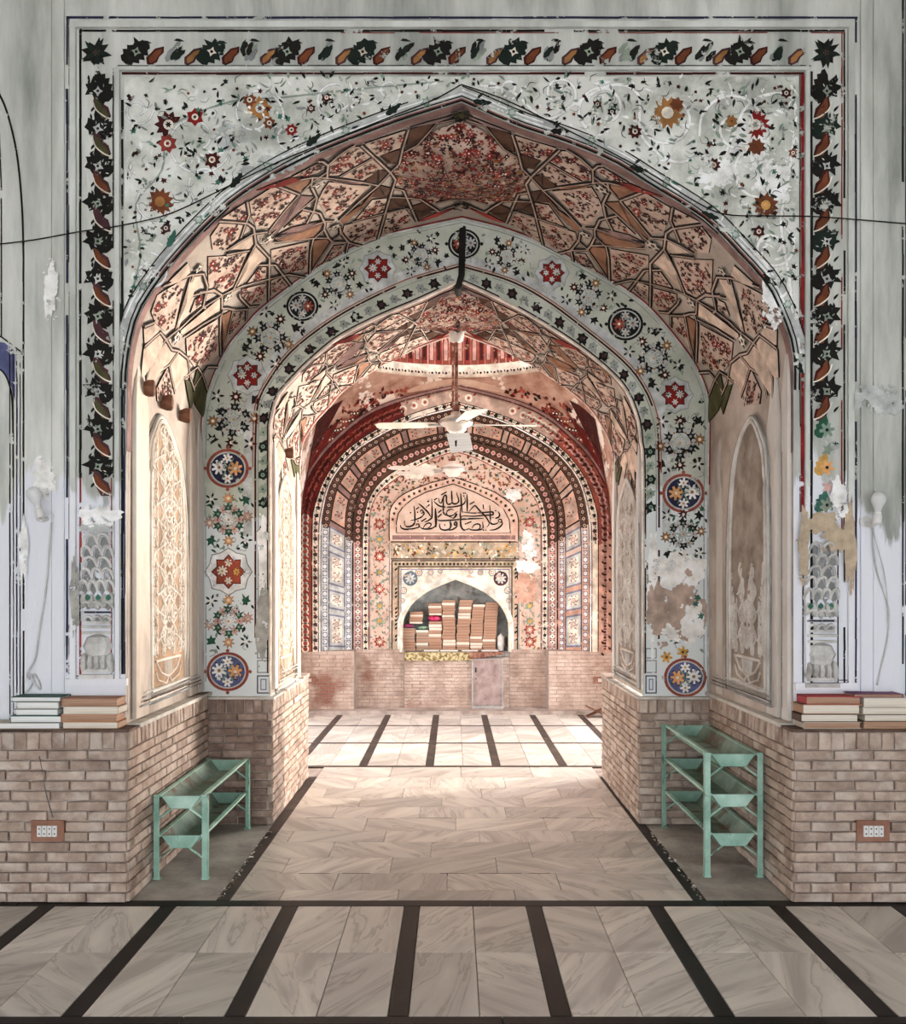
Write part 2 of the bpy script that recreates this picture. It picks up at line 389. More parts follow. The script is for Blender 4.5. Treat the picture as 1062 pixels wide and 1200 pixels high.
    def blob(s, fr, x, y, rx, ry, c, l=0, n=64, jit=.3, sat=True):
        """ragged patch with small chips round it"""
        ph = [R.uniform(0, 6.28) for _ in range(3)]
        if sat and rx > 3:
            for _ in range(9):
                a = R.random()*6.28; q = R.uniform(.95, 1.35); z = R.uniform(.05, .16)*min(rx, ry)
                s.blob(fr, x+rx*q*math.cos(a), y+ry*q*math.sin(a), z*R.uniform(.7, 2), z, c, l, 11, .4, False)
        o = []
        for k in range(n):
            a = 2*math.pi*k/n; q = 1+jit*(.5*math.sin(2*a+ph[0])+.4*math.sin(5*a+ph[1])+.3*math.sin(9*a+ph[2]))+R.uniform(-.09, .09)*(n > 20)
            o.append((x+rx*q*math.cos(a), y+ry*q*math.sin(a)))
        s.fan(fr, o, c, l, (x, y))
def inside(p, poly):
    x, y = p; c = False; n = len(poly)
    for i in range(n):
        x0, y0 = poly[i]; x1, y1 = poly[(i+1) % n]
        if (y0 > y) != (y1 > y) and x < (x1-x0)*(y-y0)/(y1-y0)+x0: c = not c
    return c
def surfframe(sf, u, t, unit=1.0):
    o = sf(u, t, 0); n = Vector(sf.nrm(u, t)); e = .004
    a = sf(min(u+e, 1), t, 0)-sf(max(u-e, 0), t, 0); a.normalize(); b = n.cross(a).normalized()
    return Fr(o, a*unit, b*unit, n)
# ================================================================== SETTING
YA, YB, YC, Y0, Y1 = .14, 1.55, 2.68, 6.75, 7.05
aA = Arch([(147.5,852),(147.5,700),(148,560),(148.5,470),(150.6,424),(162,371.6),(185,333),(211,300),(247,262),(285,229),(356,188),(457.5,147),(541,120)],
          [(930,852),(930,560),(930,470),(928,408),(910,357.5),(893,328),(862,294),(832,263),(798.6,239.7),(764.7,219.3),(720,191.5),(665,168),(608,149),(541,120)])
aB = Arch([(236.5,814),(236.5,700),(236.5,526),(241,469.5),(263.7,413),(285,385),(312.6,357),(376.6,311),(435.6,281),(499,265),(542,256)],
          [(830,814),(830,600),(831,500),(830,466),(817,432),(800,407),(780,381.7),(760,360),(739,343),(714,328),(680,309),(635,285),(590,268),(542,256)])
aR = Arch([(299.5,814),(299.5,600),(299.5,530),(302,476),(313.6,449),(340.7,413),(383.6,379),(426.6,354),(480.8,329.4),(540,312)],
          [(772,814),(772,540),(767,485),(751.5,449),(729,422),(688,388),(643,354),(597.8,329.4),(540,312)])
aI = Arch([(317,814),(317,600),(317,508),(318,494),(325,467),(343,444.6),(368,420),(399.4,395),(444.6,372),(492,352),(539,330)],
          [(753,814),(753,560),(750,515),(747,492),(733.4,458),(710.8,433),(677,406),(631.7,376.8),(586.5,352),(539,330)])
aC = Arch([(351,794),(351,560),(351,549.5),(354,520),(368,496),(386,476),(404,456),(445,429),(492,406),(538,390)],
          [(719,794),(719,560),(717,523),(697,485),(674.6,462.7),(643,440),(616,423),(586.5,408.5),(538,390)])
VA = Loft(aA, YA, aB, YB); VC = Loft(aI, YB, aC, YC)
def structure(name, label, cat='wall'):
    o = bpy.data.objects.new(name, None); COL.objects.link(o); o['kind'] = 'structure'; o['label'] = label; o['category'] = cat; return o
# ---- front wall (plane A)
m = MB(); arch_wall(m, VA.A, YA, -5, 5, .80, 5.3, PLF)
wall_front = m.build('wall_front', kind='structure', label='painted plaster wall around the nearest large pointed arch, floral spandrels and leaf border', category='wall')
m = MB(); VA.mesh(m, PLV, 8); vaultA = m.build('ceiling', kind='structure', label='pointed star net vault and plaster jambs of the nearest arch', category='vault')
m = MB(); arch_wall(m, VC.A, YB, -2.2, 2.2, .80, 4.4, PLM)
wall_mid = m.build('wall_middle', kind='structure', label='pale green arch face painted with flower sprays and round medallions', category='wall')
m = MB(); VC.mesh(m, PLV, 8); vaultC = m.build('ceiling', kind='structure', label='narrower star net vault behind the flowered arch face', category='vault')
m = MB(); arch_wall(m, VC.B, YC, -2.2, 2.2, .80, 4.6, PLB)
wall_inner = m.build('wall_inner', kind='structure', label='inner face of the arch wall seen from the domed chamber', category='wall')
# side walls and ceiling of the hall in front, open to the courtyard behind the camera
m = MB()
for x in (-5, 5): m.add([(x, -7.5, 0), (x, YA, 0), (x, YA, 5.3), (x, -7.5, 5.3)], [(0, 1, 2, 3)], PLF)
m.build('wall_left', kind='structure', label='side walls of the hall in front of the arch', category='wall')
m = MB(); m.box((-5.2, -7.5, 5.3), (5.2, YA+.1, 5.45), PLF); m.build('ceiling', kind='structure', label='flat ceiling of the hall in front of the arch', category='ceiling')
m = MB()                                       # open colonnade behind: piers and a deep lintel keep the sky light low
for x in (-5, -1.9, 1.9, 5): m.box((x-.35, -7.9, 0), (x+.35, -7.4, 3.1), PLF)
m.box((-5.3, -7.9, 3.1), (5.3, -7.4, 5.45), PLF)
m.build('wall_rear', kind='structure', label='arcade open to the courtyard behind the viewer', category='wall')

# ---- bricks
def brick_mesh(w, h, mt, seed):
    r = random.Random(seed); d = .018; b = .004; m_ = MB(); vs = []
    j = lambda: r.uniform(-.0022, .0022)
    for (x, z) in ((-w/2, -h/2), (w/2, -h/2), (w/2, h/2), (-w/2, h/2)): vs.append((x+j(), .012, z+j()))
    for (x, z) in ((-w/2, -h/2), (w/2, -h/2), (w/2, h/2), (-w/2, h/2)): vs.append((x+j()*.5, -d+b, z+j()*.5))
    for (x, z) in ((-w/2+b, -h/2+b), (w/2-b, -h/2+b), (w/2-b, h/2-b), (-w/2+b, h/2-b)): vs.append((x+j(), -d+j(), z+j()))
    f = [(8, 9, 10, 11)]
    for k in range(4):
        q = (k+1) % 4; f += [(k, q, 4+q, 4+k), (4+k, 4+q, 8+q, 8+k)]
    m_.add(vs, f, mt); return m_.mesh('brick')
_bm = {}
def brick(parent, w, h, mt, M):
    k = (round(w, 2), round(h, 3), mt.name); L_ = _bm.setdefault(k, [])
    if len(L_) < 5: L_.append(brick_mesh(k[0], h, mt, len(L_)*7+int(w*1000)))
    o = bpy.data.objects.new('brick', R.choice(L_)); COL.objects.link(o); o.parent = parent; o.matrix_local = M
def brick_face(parent, ox, oy, ax, length, z0, z1, mt, pitch=.20, soldier=.092, rows=None):
    """bricks laid on the vertical face starting at (ox,oy) running along ax; x cross (into wall) = up"""
    ax = Vector((ax[0], ax[1], 0)).normalized(); into = Vector((-ax.y, ax.x, 0))
    rows = rows or int(round((z1-z0-soldier)/.0505)); ph = (z1-z0-soldier)/rows; g = .009
    def put(u, z, w, h, rot=False):
        c = Vector((ox, oy, 0))+ax*u+into*R.uniform(.008, .014)+Vector((0, 0, z))
        M = Matrix((( ax.x, into.x, 0, c.x), (ax.y, into.y, 0, c.y), (0, 0, 1, c.z), (0, 0, 0, 1)))
        if R.random() < .5 : M = M @ Matrix.Diagonal((-1, 1, -1, 1)).to_4x4() if False else M
        brick(parent, w, h, mt, M)
    for r_ in range(rows):
        z = z0+(r_+.5)*ph; u = -(pitch/2 if r_ % 2 else 0)+R.uniform(-.015, .015)
        while u < length-.01:
            a = max(u, 0); b = min(u+pitch, length)
            if b-a > .035: put((a+b)/2, z, round(b-a-g, 2), ph-.008)
            u += pitch
    if soldier:
        n = max(1, int(round(length/.062)))
        for k in range(n): put((k+.5)*length/n, z1-soldier/2, round(length/n-.008, 3), soldier-.006)
def pier(name, label, boxes, faces, mt=BRK):
    m_ = MB()
    for a, b in boxes: m_.box(a, b, MORT)
    o = m_.build(name, kind='structure', label=label, category='wall')
    for f in faces: brick_face(o, *f[:6], f[6] if len(f) > 6 else mt)
    return o
XL, XR, ZD = -1.68, 1.669, .86
dl = pier('wall_left', 'pink brick dado under the plaster left of the nearest arch', [((-5, .012, -.02), (XL-.012, 1.5, ZD))],
     [(-2.88, 0, (1, 0), XL+2.88, 0, ZD), (XL, 0, (0, 1), 1.5, 0, ZD)])
dr = pier('wall_right', 'pink brick dado under the plaster right of the nearest arch', [((XR+.012, .012, -.02), (5, 1.5, ZD))],
     [(XR, 0, (1, 0), 1.2, 0, ZD), (XR, 1.5, (0, -1), 1.5, 0, ZD)])
ZB = .835
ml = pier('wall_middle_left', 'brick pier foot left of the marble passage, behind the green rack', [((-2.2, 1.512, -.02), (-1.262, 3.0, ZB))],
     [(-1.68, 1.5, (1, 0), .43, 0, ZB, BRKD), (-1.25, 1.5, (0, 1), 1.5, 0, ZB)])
mr_ = pier('wall_middle_right', 'brick pier foot right of the marble passage, behind the three-tier rack', [((1.212, 1.512, -.02), (2.2, 3.0, ZB))],
     [(1.2, 1.5, (1, 0), .469, 0, ZB), (1.2, 3.0, (0, -1), 1.5, 0, ZB)])
# ledges
LEDG = mat('ledge_plaster', ['#a9a49c', '#c9c4bb', '#dcd8d0'], scale=5, bump=.4, dirt='#6a5a50', dlo=.6, dhi=.64, dscale=4)
LEDD = mat('ledge_dark', ['#3d302a', '#5b473d', '#7c675b'], scale=6, bump=.5)
for o, sg, xe in ((dl, -1, XL), (dr, 1, XR)):
    m = MB(); x0, x1 = sorted((xe-sg*.012, sg*5)); m.box((x0, -.016, ZD), (x1, YA, ZD+.012), LEDD); m.build('ledge', o)
    m = MB(); m.box((min(xe-sg*.018, xe+sg*.1), YA, ZD), (max(xe-sg*.018, xe+sg*.1), YB+.01, ZD+.02), LEDG); m.build('ledge', o)
for o, xa, xb in ((ml, -1.8, -1.235), (mr_, 1.185, 1.8)):
    m = MB(); m.box((xa, 1.49, ZB), (xb, YC+.02, ZB+.014), LEDG); m.build('ledge', o)
    m = MB(); m.box((xa, YC+.02, ZB), (xb, 3.01, ZB+.03), MORT); m.build('ledge', o)

# ---- floor
m = MB(); m.box((-5.2, -7.9, -.12), (5.2, 7.6, -.012), MORT)
floor = m.build('floor', kind='structure', label='veined white marble floor divided by black marble strips', category='floor')
_tm = {}
def slab(name, x0, x1, y0, y1, mt, z=0.0, th=.02, g=.0018):
    k = (round(x1-x0, 3), round(y1-y0, 3), mt.name)
    if k not in _tm:
        w, d = (x1-x0)/2-g, (y1-y0)/2-g; b = .0015; m_ = MB()
        vs = [(-w, -d, -th), (w, -d, -th), (w, d, -th), (-w, d, -th), (-w, -d, -b), (w, -d, -b), (w, d, -b), (-w, d, -b), (-w+b, -d+b, 0), (w-b, -d+b, 0), (w-b, d-b, 0), (-w+b, d-b, 0)]
        f = [(8, 9, 10, 11)]
        for q in range(4):
            n_ = (q+1) % 4; f += [(q, n_, 4+n_, 4+q), (4+q, 4+n_, 8+n_, 8+q)]
        m_.add(vs, f, mt); _tm[k] = m_.mesh(name)
    return link(name, _tm[k], floor, loc=((x0+x1)/2, (y0+y1)/2, z))
def dY(py): return 1.6*F/(py-VY)+CY
SW = .078
Yc1 = (dY(1062), dY(1055))                         # cross strip under the arch
fr_rows = [(-2.35, -1.82), (-1.82, -1.27), (-1.21, -.62), (-.62, Yc1[0])]
ks = [-.247+.606*k for k in range(-5, 7)]
for i, x in enumerate(ks):
    for a, b in ((-2.35, -1.27), (-1.21, Yc1[0])): slab('black_strip', x-SW/2, x+SW/2, a, b, BLACKM)
    if i+1 < len(ks):
        xa, xb = x+SW/2, ks[i+1]-SW/2; xm = (xa+xb)/2
        for a, b in fr_rows:
            slab('tile', xa, xm, a, b, MARB); slab('tile', xm, xb, a, b, MARB)
for k in range(6):
    xa = -3.4+k*1.18; slab('black_strip', xa, xa+1.18, -1.27, -1.21, BLACKM); slab('black_strip', xa, xa+1.18, Yc1[0], Yc1[1], BLACKM)
# passage
def drow(x0, x1, a, b, L, off):
    u = x0-off
    while u < x1-.02:
        p, q = max(u, x0), min(u+L, x1)
        if q-p > .05: slab('tile', round(p, 3), round(q, 3), a, b, MARB)
        u += L
XS = 1.21
rows = [dY(v) for v in (1055, 1043, 1023.5, 1005, 986.7, 973.7, 958.6, 945.6, 935, 924, 911, 899)]
offs = [.35, .1, .42, .2, .5, .05, .3, .15, .45, .25, .0, .4]
for i in range(len(rows)-1):
    a, b = rows[i], rows[i+1]
    if a < 3.0: drow(-XS+.035, XS-.035, a, b, .60, offs[i])
    else: drow(-2.05, 2.05, a, b, .60, offs[i])
for x in (-XS, XS):
    yy = Yc1[1]
    while yy < 3.0: y2 = min(yy+.62, 3.02); slab('black_strip', x-.036, x+.036, yy, y2, BLACKM if x > 0 else BLACKF); yy = y2
for yy, segs in ((rows[2], [(-.9, -.72), (-.66, -.5), (-.12, .02), (.1, .34), (.38, .5)]), (rows[6], [(-1.05, -.85), (-.3, -.05), (.55, .7), (.8, 1.0)])):
    for a, b in segs: slab('black_strip', a, b, yy-.006, yy+.006, BLACKM, z=.0008)
# worn cement beside the passage
for xa, xb in ((XL-.02, -XS-.036), (XS+.036, XR+.02)):
    m = MB(); n = 14; r2 = random.Random(3)
    for i in range(n):
        ya = Yc1[1]+(1.52-Yc1[1])*i/n; yb = Yc1[1]+(1.52-Yc1[1])*(i+1)/n
        m.box((xa, ya, -.03), (xb, yb, -.002), CEM)
    m.build('cement_strip', floor)
    e = MB(); xe = -XS-.036 if xa < 0 else XS+.036
    for i in range(60):
        y_ = Yc1[1]+R.random()*(1.3); x_ = xe-math.copysign(R.random()*.03, -xe)*-1*(1 if xa < 0 else 1)
        e.add([(x_+R.uniform(-.012, .012), y_+R.uniform(-.02, .02), .0015) for _ in range(3)]+[(x_, y_, .006)], [(0, 1, 3), (1, 2, 3), (2, 0, 3)], MORT if i % 3 else paint('white'))
    e.build('broken_edge', floor, kind='stuff')
# chamber floor
XM = 2.05
cross = [dY(898), dY(870.7), dY(850.3), dY(834.3)]
kf = [-.25+.59*k for k in range(-3, 5)]
yb0 = cross[0]+.03
for i in range(3):
    a, b = cross[i]+.035, cross[i+1]-.035
    for j, x in enumerate(kf):
        if -XM < x < XM: slab('black_strip', x-.037, x+.037, a, b, BLACKF)
    xs = [-XM]+[k for k in kf if -XM < k < XM]+[XM]
    for j in range(len(xs)-1):
        xa = xs[j]+(.037 if j else 0); xb = xs[j+1]-(.037 if j+2 < len(xs) else 0)
        if xb-xa < .06: continue
        xm = (xa+xb)/2
        for a2, b2 in ((a, (a+b)/2), ((a+b)/2, b)):
            if xb-xa > .35: slab('tile', xa, xm, a2, b2, MARB); slab('tile', xm, xb, a2, b2, MARB)
            else: slab('tile', xa, xb, a2, b2, MARB)
for c in cross:
    slab('black_strip', -XM, 0, c-.035, c+.035, BLACKF); slab('black_strip', 0, XM, c-.035, c+.035, BLACKF)

# ================================================================== domed chamber
c_out = Arch([(347,764),(347,600),(359,556),(377,529),(402,504),(425,486),(453,472),(494,460),(534,451)], mirror=533.5)
c_red = Arch([(350,764),(350,600),(362,560),(380,532),(405,507),(428,489),(455,476),(494,464),(534,455)], mirror=533.5)
c_lf = Arch([(366,764),(366,620),(370,590),(381.4,560),(402,532),(428.5,511),(460.5,494),(498,480),(534,470)], mirror=533.5)
c_0 = Arch([(375,764),(375,640),(378,600),(389,562),(415,530),(445.5,510),(483,492),(534,478)], mirror=533.5)
c_1 = Arch([(414,764),(414,640),(415,600),(424,573),(438,551),(472,529),(510,518),(534,512)], mirror=533.5)
c_2 = Arch([(425,764),(425,640),(427,605),(436,578),(455,557),(487,540),(512,529),(534,522)], mirror=533.5)
c_3 = Arch([(432,764),(432,640),(434,600),(445,577),(469,558),(492,545),(514,535),(534,529)], mirror=533.5)
a_n = Arch([(470,764),(470,735),(472.5,722),(482,706),(498,693),(516,684),(534,677)], mirror=534)
L0 = c_0.world(Y0); soff = Loft(c_0, Y0, c_1, Y1)
m = MB(); arch_wall(m, L0, Y0, -2.1, 2.1, .75, 4.24, PLB)
wall_back = m.build('wall_back', kind='structure', label='richly painted far wall of the domed chamber with nested arches and book niche', category='wall')
m = MB(); soff.mesh(m, PLB, 3); m.build('reveal', wall_back)
nw = a_n.world(Y1)
m = MB(); arch_wall(m, nw, Y1, -1.5, 1.5, .75, 3.6, PLB); m.build('recess_wall', wall_back)
NB = Y1+.38
m = MB(); NP = mat('niche_plaster', ['#8e9594', '#b4b9b7', '#d5d7d4'], scale=6, bump=.4, dirt='#8c8478', dscale=5)
for i in range(len(nw)-1):
    a, b = nw[i], nw[i+1]; m.add([a, b, (b[0], NB, b[2]), (a[0], NB, a[2])], [(0, 1, 2, 3)], NP)
m.add([(nw[0][0]-.1, NB, .7), (nw[-1][0]+.1, NB, .7), (nw[-1][0]+.1, NB, 1.9), (nw[0][0]-.1, NB, 1.9)], [(0, 1, 2, 3)], NP)
ZN = nw[0][2]
m.box((nw[0][0]-.02, Y1-.01, ZN-.06), (nw[-1][0]+.02, NB, ZN), NP)
m.build('niche', wall_back)
# brick foot of the far wall: recessed bays of thin bricks, joined (each under 10 px)
BRB = mat('back_brick', ['#a48d7f', '#bba496', '#cdb9ac'], scale=6, bump=.4, dirt='#8f6556', dscale=1.1, dlo=.60, dhi=.68)
def xw(px, Y): return P(px, 0, Y)[0]
m = MB()
for pa, pb, yf in ((345, 415, Y0), (415, 474, Y1-.02), (474, 597, Y1-.10), (597, 643, Y1-.02), (643, 722, Y0)):
    xa, xb = xw(pa, yf), xw(pb, yf); 
    if pa == 345: xa = -2.1
    if pb == 722: xb = 2.1
    top = ZN-.062 if pa in (474,) else .775
    m.box((xa, yf+.004, 0), (xb, Y1+.38, top), MORT); r_ = 0; z = .0; ph = top/16
    for k in range(16):
        u = xa-(.1 if k % 2 else 0)
        while u < xb:
            a, b = max(u, xa)+.004, min(u+.2, xb)-.004
            if b-a > .02: m.box((a, yf-.006+R.uniform(0, .004), z+.004), (b, yf+.01, z+ph-.003), BRB)
            u += .2
        z += ph
m.build('brickwork', wall_back, kind='stuff')
m = MB(); KERB = mat('kerb_stone', ['#8d7d74', '#a99a90', '#bdb0a6'], scale=5, bump=.3)
m.box((-2.05, Y0-.12, -.01), (2.05, Y0-.005, .045), KERB); m.box((xw(415, Y0), Y0-.005, -.01), (xw(643, Y0), Y1-.1, .045), KERB); m.build('plinth', wall_back)
# side walls with doorways, and the wall above them
for sg, nm in ((-1, 'wall_chamber_left'), (1, 'wall_chamber_right')):
    m = MB(); x = 2.1*sg; ya, yb = (3.35, 6.15) if sg > 0 else (3.7, 6.1); zt = 3.05 if sg > 0 else 2.6
    th = .35*sg
    for a, b in (((min(x, x+th), YC, -.01), (max(x, x+th), ya, 4.28)), ((min(x, x+th), yb, -.01), (max(x, x+th), 7.4, 4.28)), ((min(x, x+th), ya, zt), (max(x, x+th), yb, 4.28))):
        m.box(a, b, PLB)
    m.build(nm, kind='structure', label='painted side wall of the domed chamber with an open doorway, '+('right' if sg > 0 else 'left')+' side', category='wall')
# transition zone from the back arch to the dome ring
DC, DR, DZ = 5.10, 1.58, 4.25
ring = []
N2 = 2*NH
for i in range(N2+1):
    a = math.pi*(1-i/N2); ring.append((DR*math.cos(a), DC+DR*math.sin(a), DZ-.085))
class Trans:
    A = c_out.world(Y0-.01); B = np.array(ring)
    def base(s, u, t):
        x = min(max(u, 0), 1)*N2; i = min(int(x), N2-1); f = x-i
        pa = s.A[i]*(1-f)+s.A[i+1]*f; pb = s.B[i]*(1-f)+s.B[i+1]*f
        p = pa*(1-t)+pb*t; q = math.sin(math.pi*t)*.06; d = p-np.array([0, DC-.5, 3.0]); d /= np.linalg.norm(d); return p+d*q
    def nrm(s, u, t):
        e = .01; tu = s.base(min(u+e, 1), t)-s.base(max(u-e, 0), t); tt = s.base(u, min(t+e, 1))-s.base(u, max(t-e, 0))
        n = np.cross(tu, tt); n /= np.linalg.norm(n)+1e-9; c = np.array([0, 3.5, 2.5])-s.base(u, t); return n if np.dot(n, c) > 0 else -n
    def __call__(s, u, t, h=0): return Vector(s.base(u, t)+s.nrm(u, t)*h)
TR = Trans()
m = MB(); nt = 10
for i in range(N2):
    for j in range(nt):
        m.add([TR.base((i+a)/N2, (j+b)/nt) for a, b in ((0, 0), (1, 0), (1, 1), (0, 1))], [(0, 1, 2, 3)], PLD)
sq = m.build('ceiling', kind='structure', label='broken painted squinch plaster above the far arch', category='vault')
# annulus around the ring, drum and dome
m = MB(); K = 48
for k in range(K):
    a0, a1 = 2*math.pi*k/K, 2*math.pi*(k+1)/K
    def edge(a):
        c, s_ = math.cos(a), math.sin(a); q = min(2.2/max(abs(c), 1e-6), 2.2/max(abs(s_), 1e-6)); return (c*q, max(YC+.0, DC+s_*q), DZ)
    if math.sin((a0+a1)/2) < .05:
        m.add([(DR*math.cos(a0), DC+DR*math.sin(a0), DZ), (DR*math.cos(a1), DC+DR*math.sin(a1), DZ), edge(a1), edge(a0)], [(0, 1, 2, 3)], PLD)
prof = [(DR, DZ), (DR, DZ+.52)]+[(DR*math.cos(t_), DZ+.52+DR*.8*math.sin(t_)) for t_ in [i*math.pi/2/8 for i in range(1, 6)]]
vs = []; fs = []
for (r_, z) in prof:
    for k in range(K): a = 2*math.pi*k/K; vs.append((r_*math.cos(a), DC+r_*math.sin(a), z))
for i in range(len(prof)-1):
    for k in range(K): fs.append((i*K+k, i*K+(k+1) % K, (i+1)*K+(k+1) % K, (i+1)*K+k))
m.add(vs, fs, PLD)
dome = m.build('ceiling', kind='structure', label='dome drum with red painted flutes above a white ring', category='dome')
# white moulded ring with painted dots, red flutes above it
m = MB()
prof = [(DR-.0, DZ-.10), (DR-.05, DZ-.095), (DR-.06, DZ-.04), (DR-.03, DZ-.02), (DR-.045, DZ+.03), (DR-.02, DZ+.05), (DR, DZ+.05)]
vs = []; fs = []; K = 96
for (r_, z) in prof:
    for k in range(K+1): a = -.15+(math.pi+.3)*k/K; vs.append((r_*math.cos(a), DC+r_*math.sin(a), z))
for i in range(len(prof)-1):
    for k in range(K): fs.append((i*(K+1)+k, i*(K+1)+k+1, (i+1)*(K+1)+k+1, (i+1)*(K+1)+k))
m.add(vs, fs, paint('cream')); m.build('ring_moulding', dome, smooth=True)
p = Pt()
for k in range(56):
    a = math.pi*(k+.5)/56; rr = DR-.006
    fr = Fr((rr*math.cos(a), DC+rr*math.sin(a), DZ+.06), (-math.sin(a), math.cos(a), 0), (0, 0, 1), (-math.cos(a), -math.sin(a), 0))
    w = .04
    p.fan(fr, [(-w, 0), (w, 0), (w, .30), (0, .42), (-w, .30)], 'redlt' if k % 2 else 'rose', 0)
    p.fan(fr, [(-w*.5, .05), (w*.5, .05), (w*.55, .26), (0, .36), (-w*.55, .26)], 'pink' if k % 2 else 'maroon', 1)
    fr2 = Fr(((DR-.062)*math.cos(a), DC+(DR-.062)*math.sin(a), DZ-.06), (-math.sin(a), math.cos(a), 0), (0, 0, 1), (-math.cos(a), -math.sin(a), 0))
    p.disk(fr2, 0, 0, .016, 'ink' if k % 3 else 'maroon', 2, 6)
    p.leaf(fr2, .03, -.012, 1.1, .04, .02, 'dgreen', 2)
p.build('painted_flutes', dome)
# ================================================================== ORNAMENT ON THE FRONT WALL
def fpx(Y): 
    return lambda x, y: pxframe(x, y, Y)
A_ = lambda x, y: pxframe(x, y, YA)
fr0 = pxframe(0, 0, YA)          # whole-plane frame in pixels: coordinates are photo pixels
fr0.o = P(0, 0, YA)
def archy(px, arch):             # y of arch curve at pixel x
    pts = arch.p; i = np.argmin(abs(pts[:, 0]-px)+(pts[:, 1] > 600)*1e3); return pts[i, 1]
# raised mouldings of the rectangular frames
FRM = mat('frame_plaster', ['#b3b5ae', '#cccdc6', '#dedfda'], scale=4, bump=.3, stretch=(1, 1, .4), zwash=(2.0, '#e8e8ec'))
def mould(mb, x0, y0, x1, y1, d, m_, Y=YA):
    a = P(min(x0, x1), max(y0, y1), Y); b = P(max(x0, x1), min(y0, y1), Y); mb.box((a[0], Y-d, a[2]), (b[0], Y+.004, b[2]), m_)
m = MB()
for (x0, y0, x1, y1) in ((83, 27, 90, 795), (993, 27, 1000, 800), (83, 27, 1000, 34), (136, 80, 141, 795), (943, 80, 948, 800), (136, 80, 948, 84)):
    mould(m, x0, y0, x1, y1, .018 if y1-y0 > 20 else .0195, FRM)
for (x0, y0, x1, y1) in ((78, 795, 150, 803), (931, 800, 1003, 808)): mould(m, x0, y0, x1, y1, .022, FRM)
m.build('frame_moulding', wall_front)
# long pilaster strips each side
m = MB(); 
for (x0, x1, d) in ((30, 76, .012), (1008, 1054, .012), (44, 62, .022), (1022, 1040, .022)): mould(m, x0, -25, x1, 812 if x0 < 500 else 820, d, PLF)
m.build('pilaster', wall_front)
p = Pt()
def vline(x, y0, y1, w, c, l=3, gap=.12):
    y = y0
    while y < y1:
        y2 = min(y+R.uniform(25, 70), y1)
        if R.random() > gap: p.stroke(fr0, [(x+R.uniform(-.25, .25), y), (x+R.uniform(-.25, .25), y2)], w*R.uniform(.8, 1.1), c, l)
        y = y2
def hline(y, x0, x1, w, c, l=3, gap=.12):
    x = x0
    while x < x1:
        x2 = min(x+R.uniform(25, 70), x1)
        if R.random() > gap: p.stroke(fr0, [(x, y+R.uniform(-.25, .25)), (x2, y+R.uniform(-.25, .25))], w*R.uniform(.8, 1.1), c, l)
        x = x2
class Lift:                     # lines laid on top of mouldings: same frame raised
    pass
def raised(d): 
    f = Fr(fr0.o, fr0.a, fr0.b, fr0.n); f.o = fr0.o+Vector((0, -d, 0)); return f
fr_base = fr0
# outer dark/purple line, inner black, red
fr0 = raised(.0)
vline(79, 22, 800, 2.6, 'navy'); vline(81.5, 22, 790, 1.2, 'ink'); vline(94.5, 34, 560, 3.2, 'black', gap=.04); vline(94.5, 560, 790, 2.6, 'rose', gap=.2)
vline(1003, 22, 805, 2.4, 'navy'); vline(989.5, 38, 800, 2.2, 'ink'); vline(986.5, 38, 620, 1.6, 'red', gap=.2)
hline(21, 78, 1005, 2.6, 'navy', gap=.1); hline(36.5, 94, 990, 2.6, 'black', gap=.06); hline(38.8, 400, 990, 1.2, 'red', gap=.2)
vline(133, 80, 560, 1.4, 'ink'); vline(143.6, 82, 790, 3.0, 'black', gap=.08); vline(131, 560, 790, 1.2, 'rose')
vline(940.5, 86, 600, 4.0, 'red', gap=.03); vline(951, 84, 800, 3.0, 'black', gap=.08); vline(937.6, 86, 600, 1.2, 'ink')
hline(78, 138, 950, 2.6, 'black', gap=.05); hline(86.5, 143, 942, 2.8, 'maroon', gap=.05)
vline(146.2, 440, 790, 1.8, 'navy')
fr0 = fr_base
for (x0, x1, yb) in ((79, 143.5, 796), (951, 1003, 801)):
    hline(yb, x0, x1, 2.6, 'blue', gap=.02); hline(yb-4, x0+4, x1-4, 1.4, 'maroon')
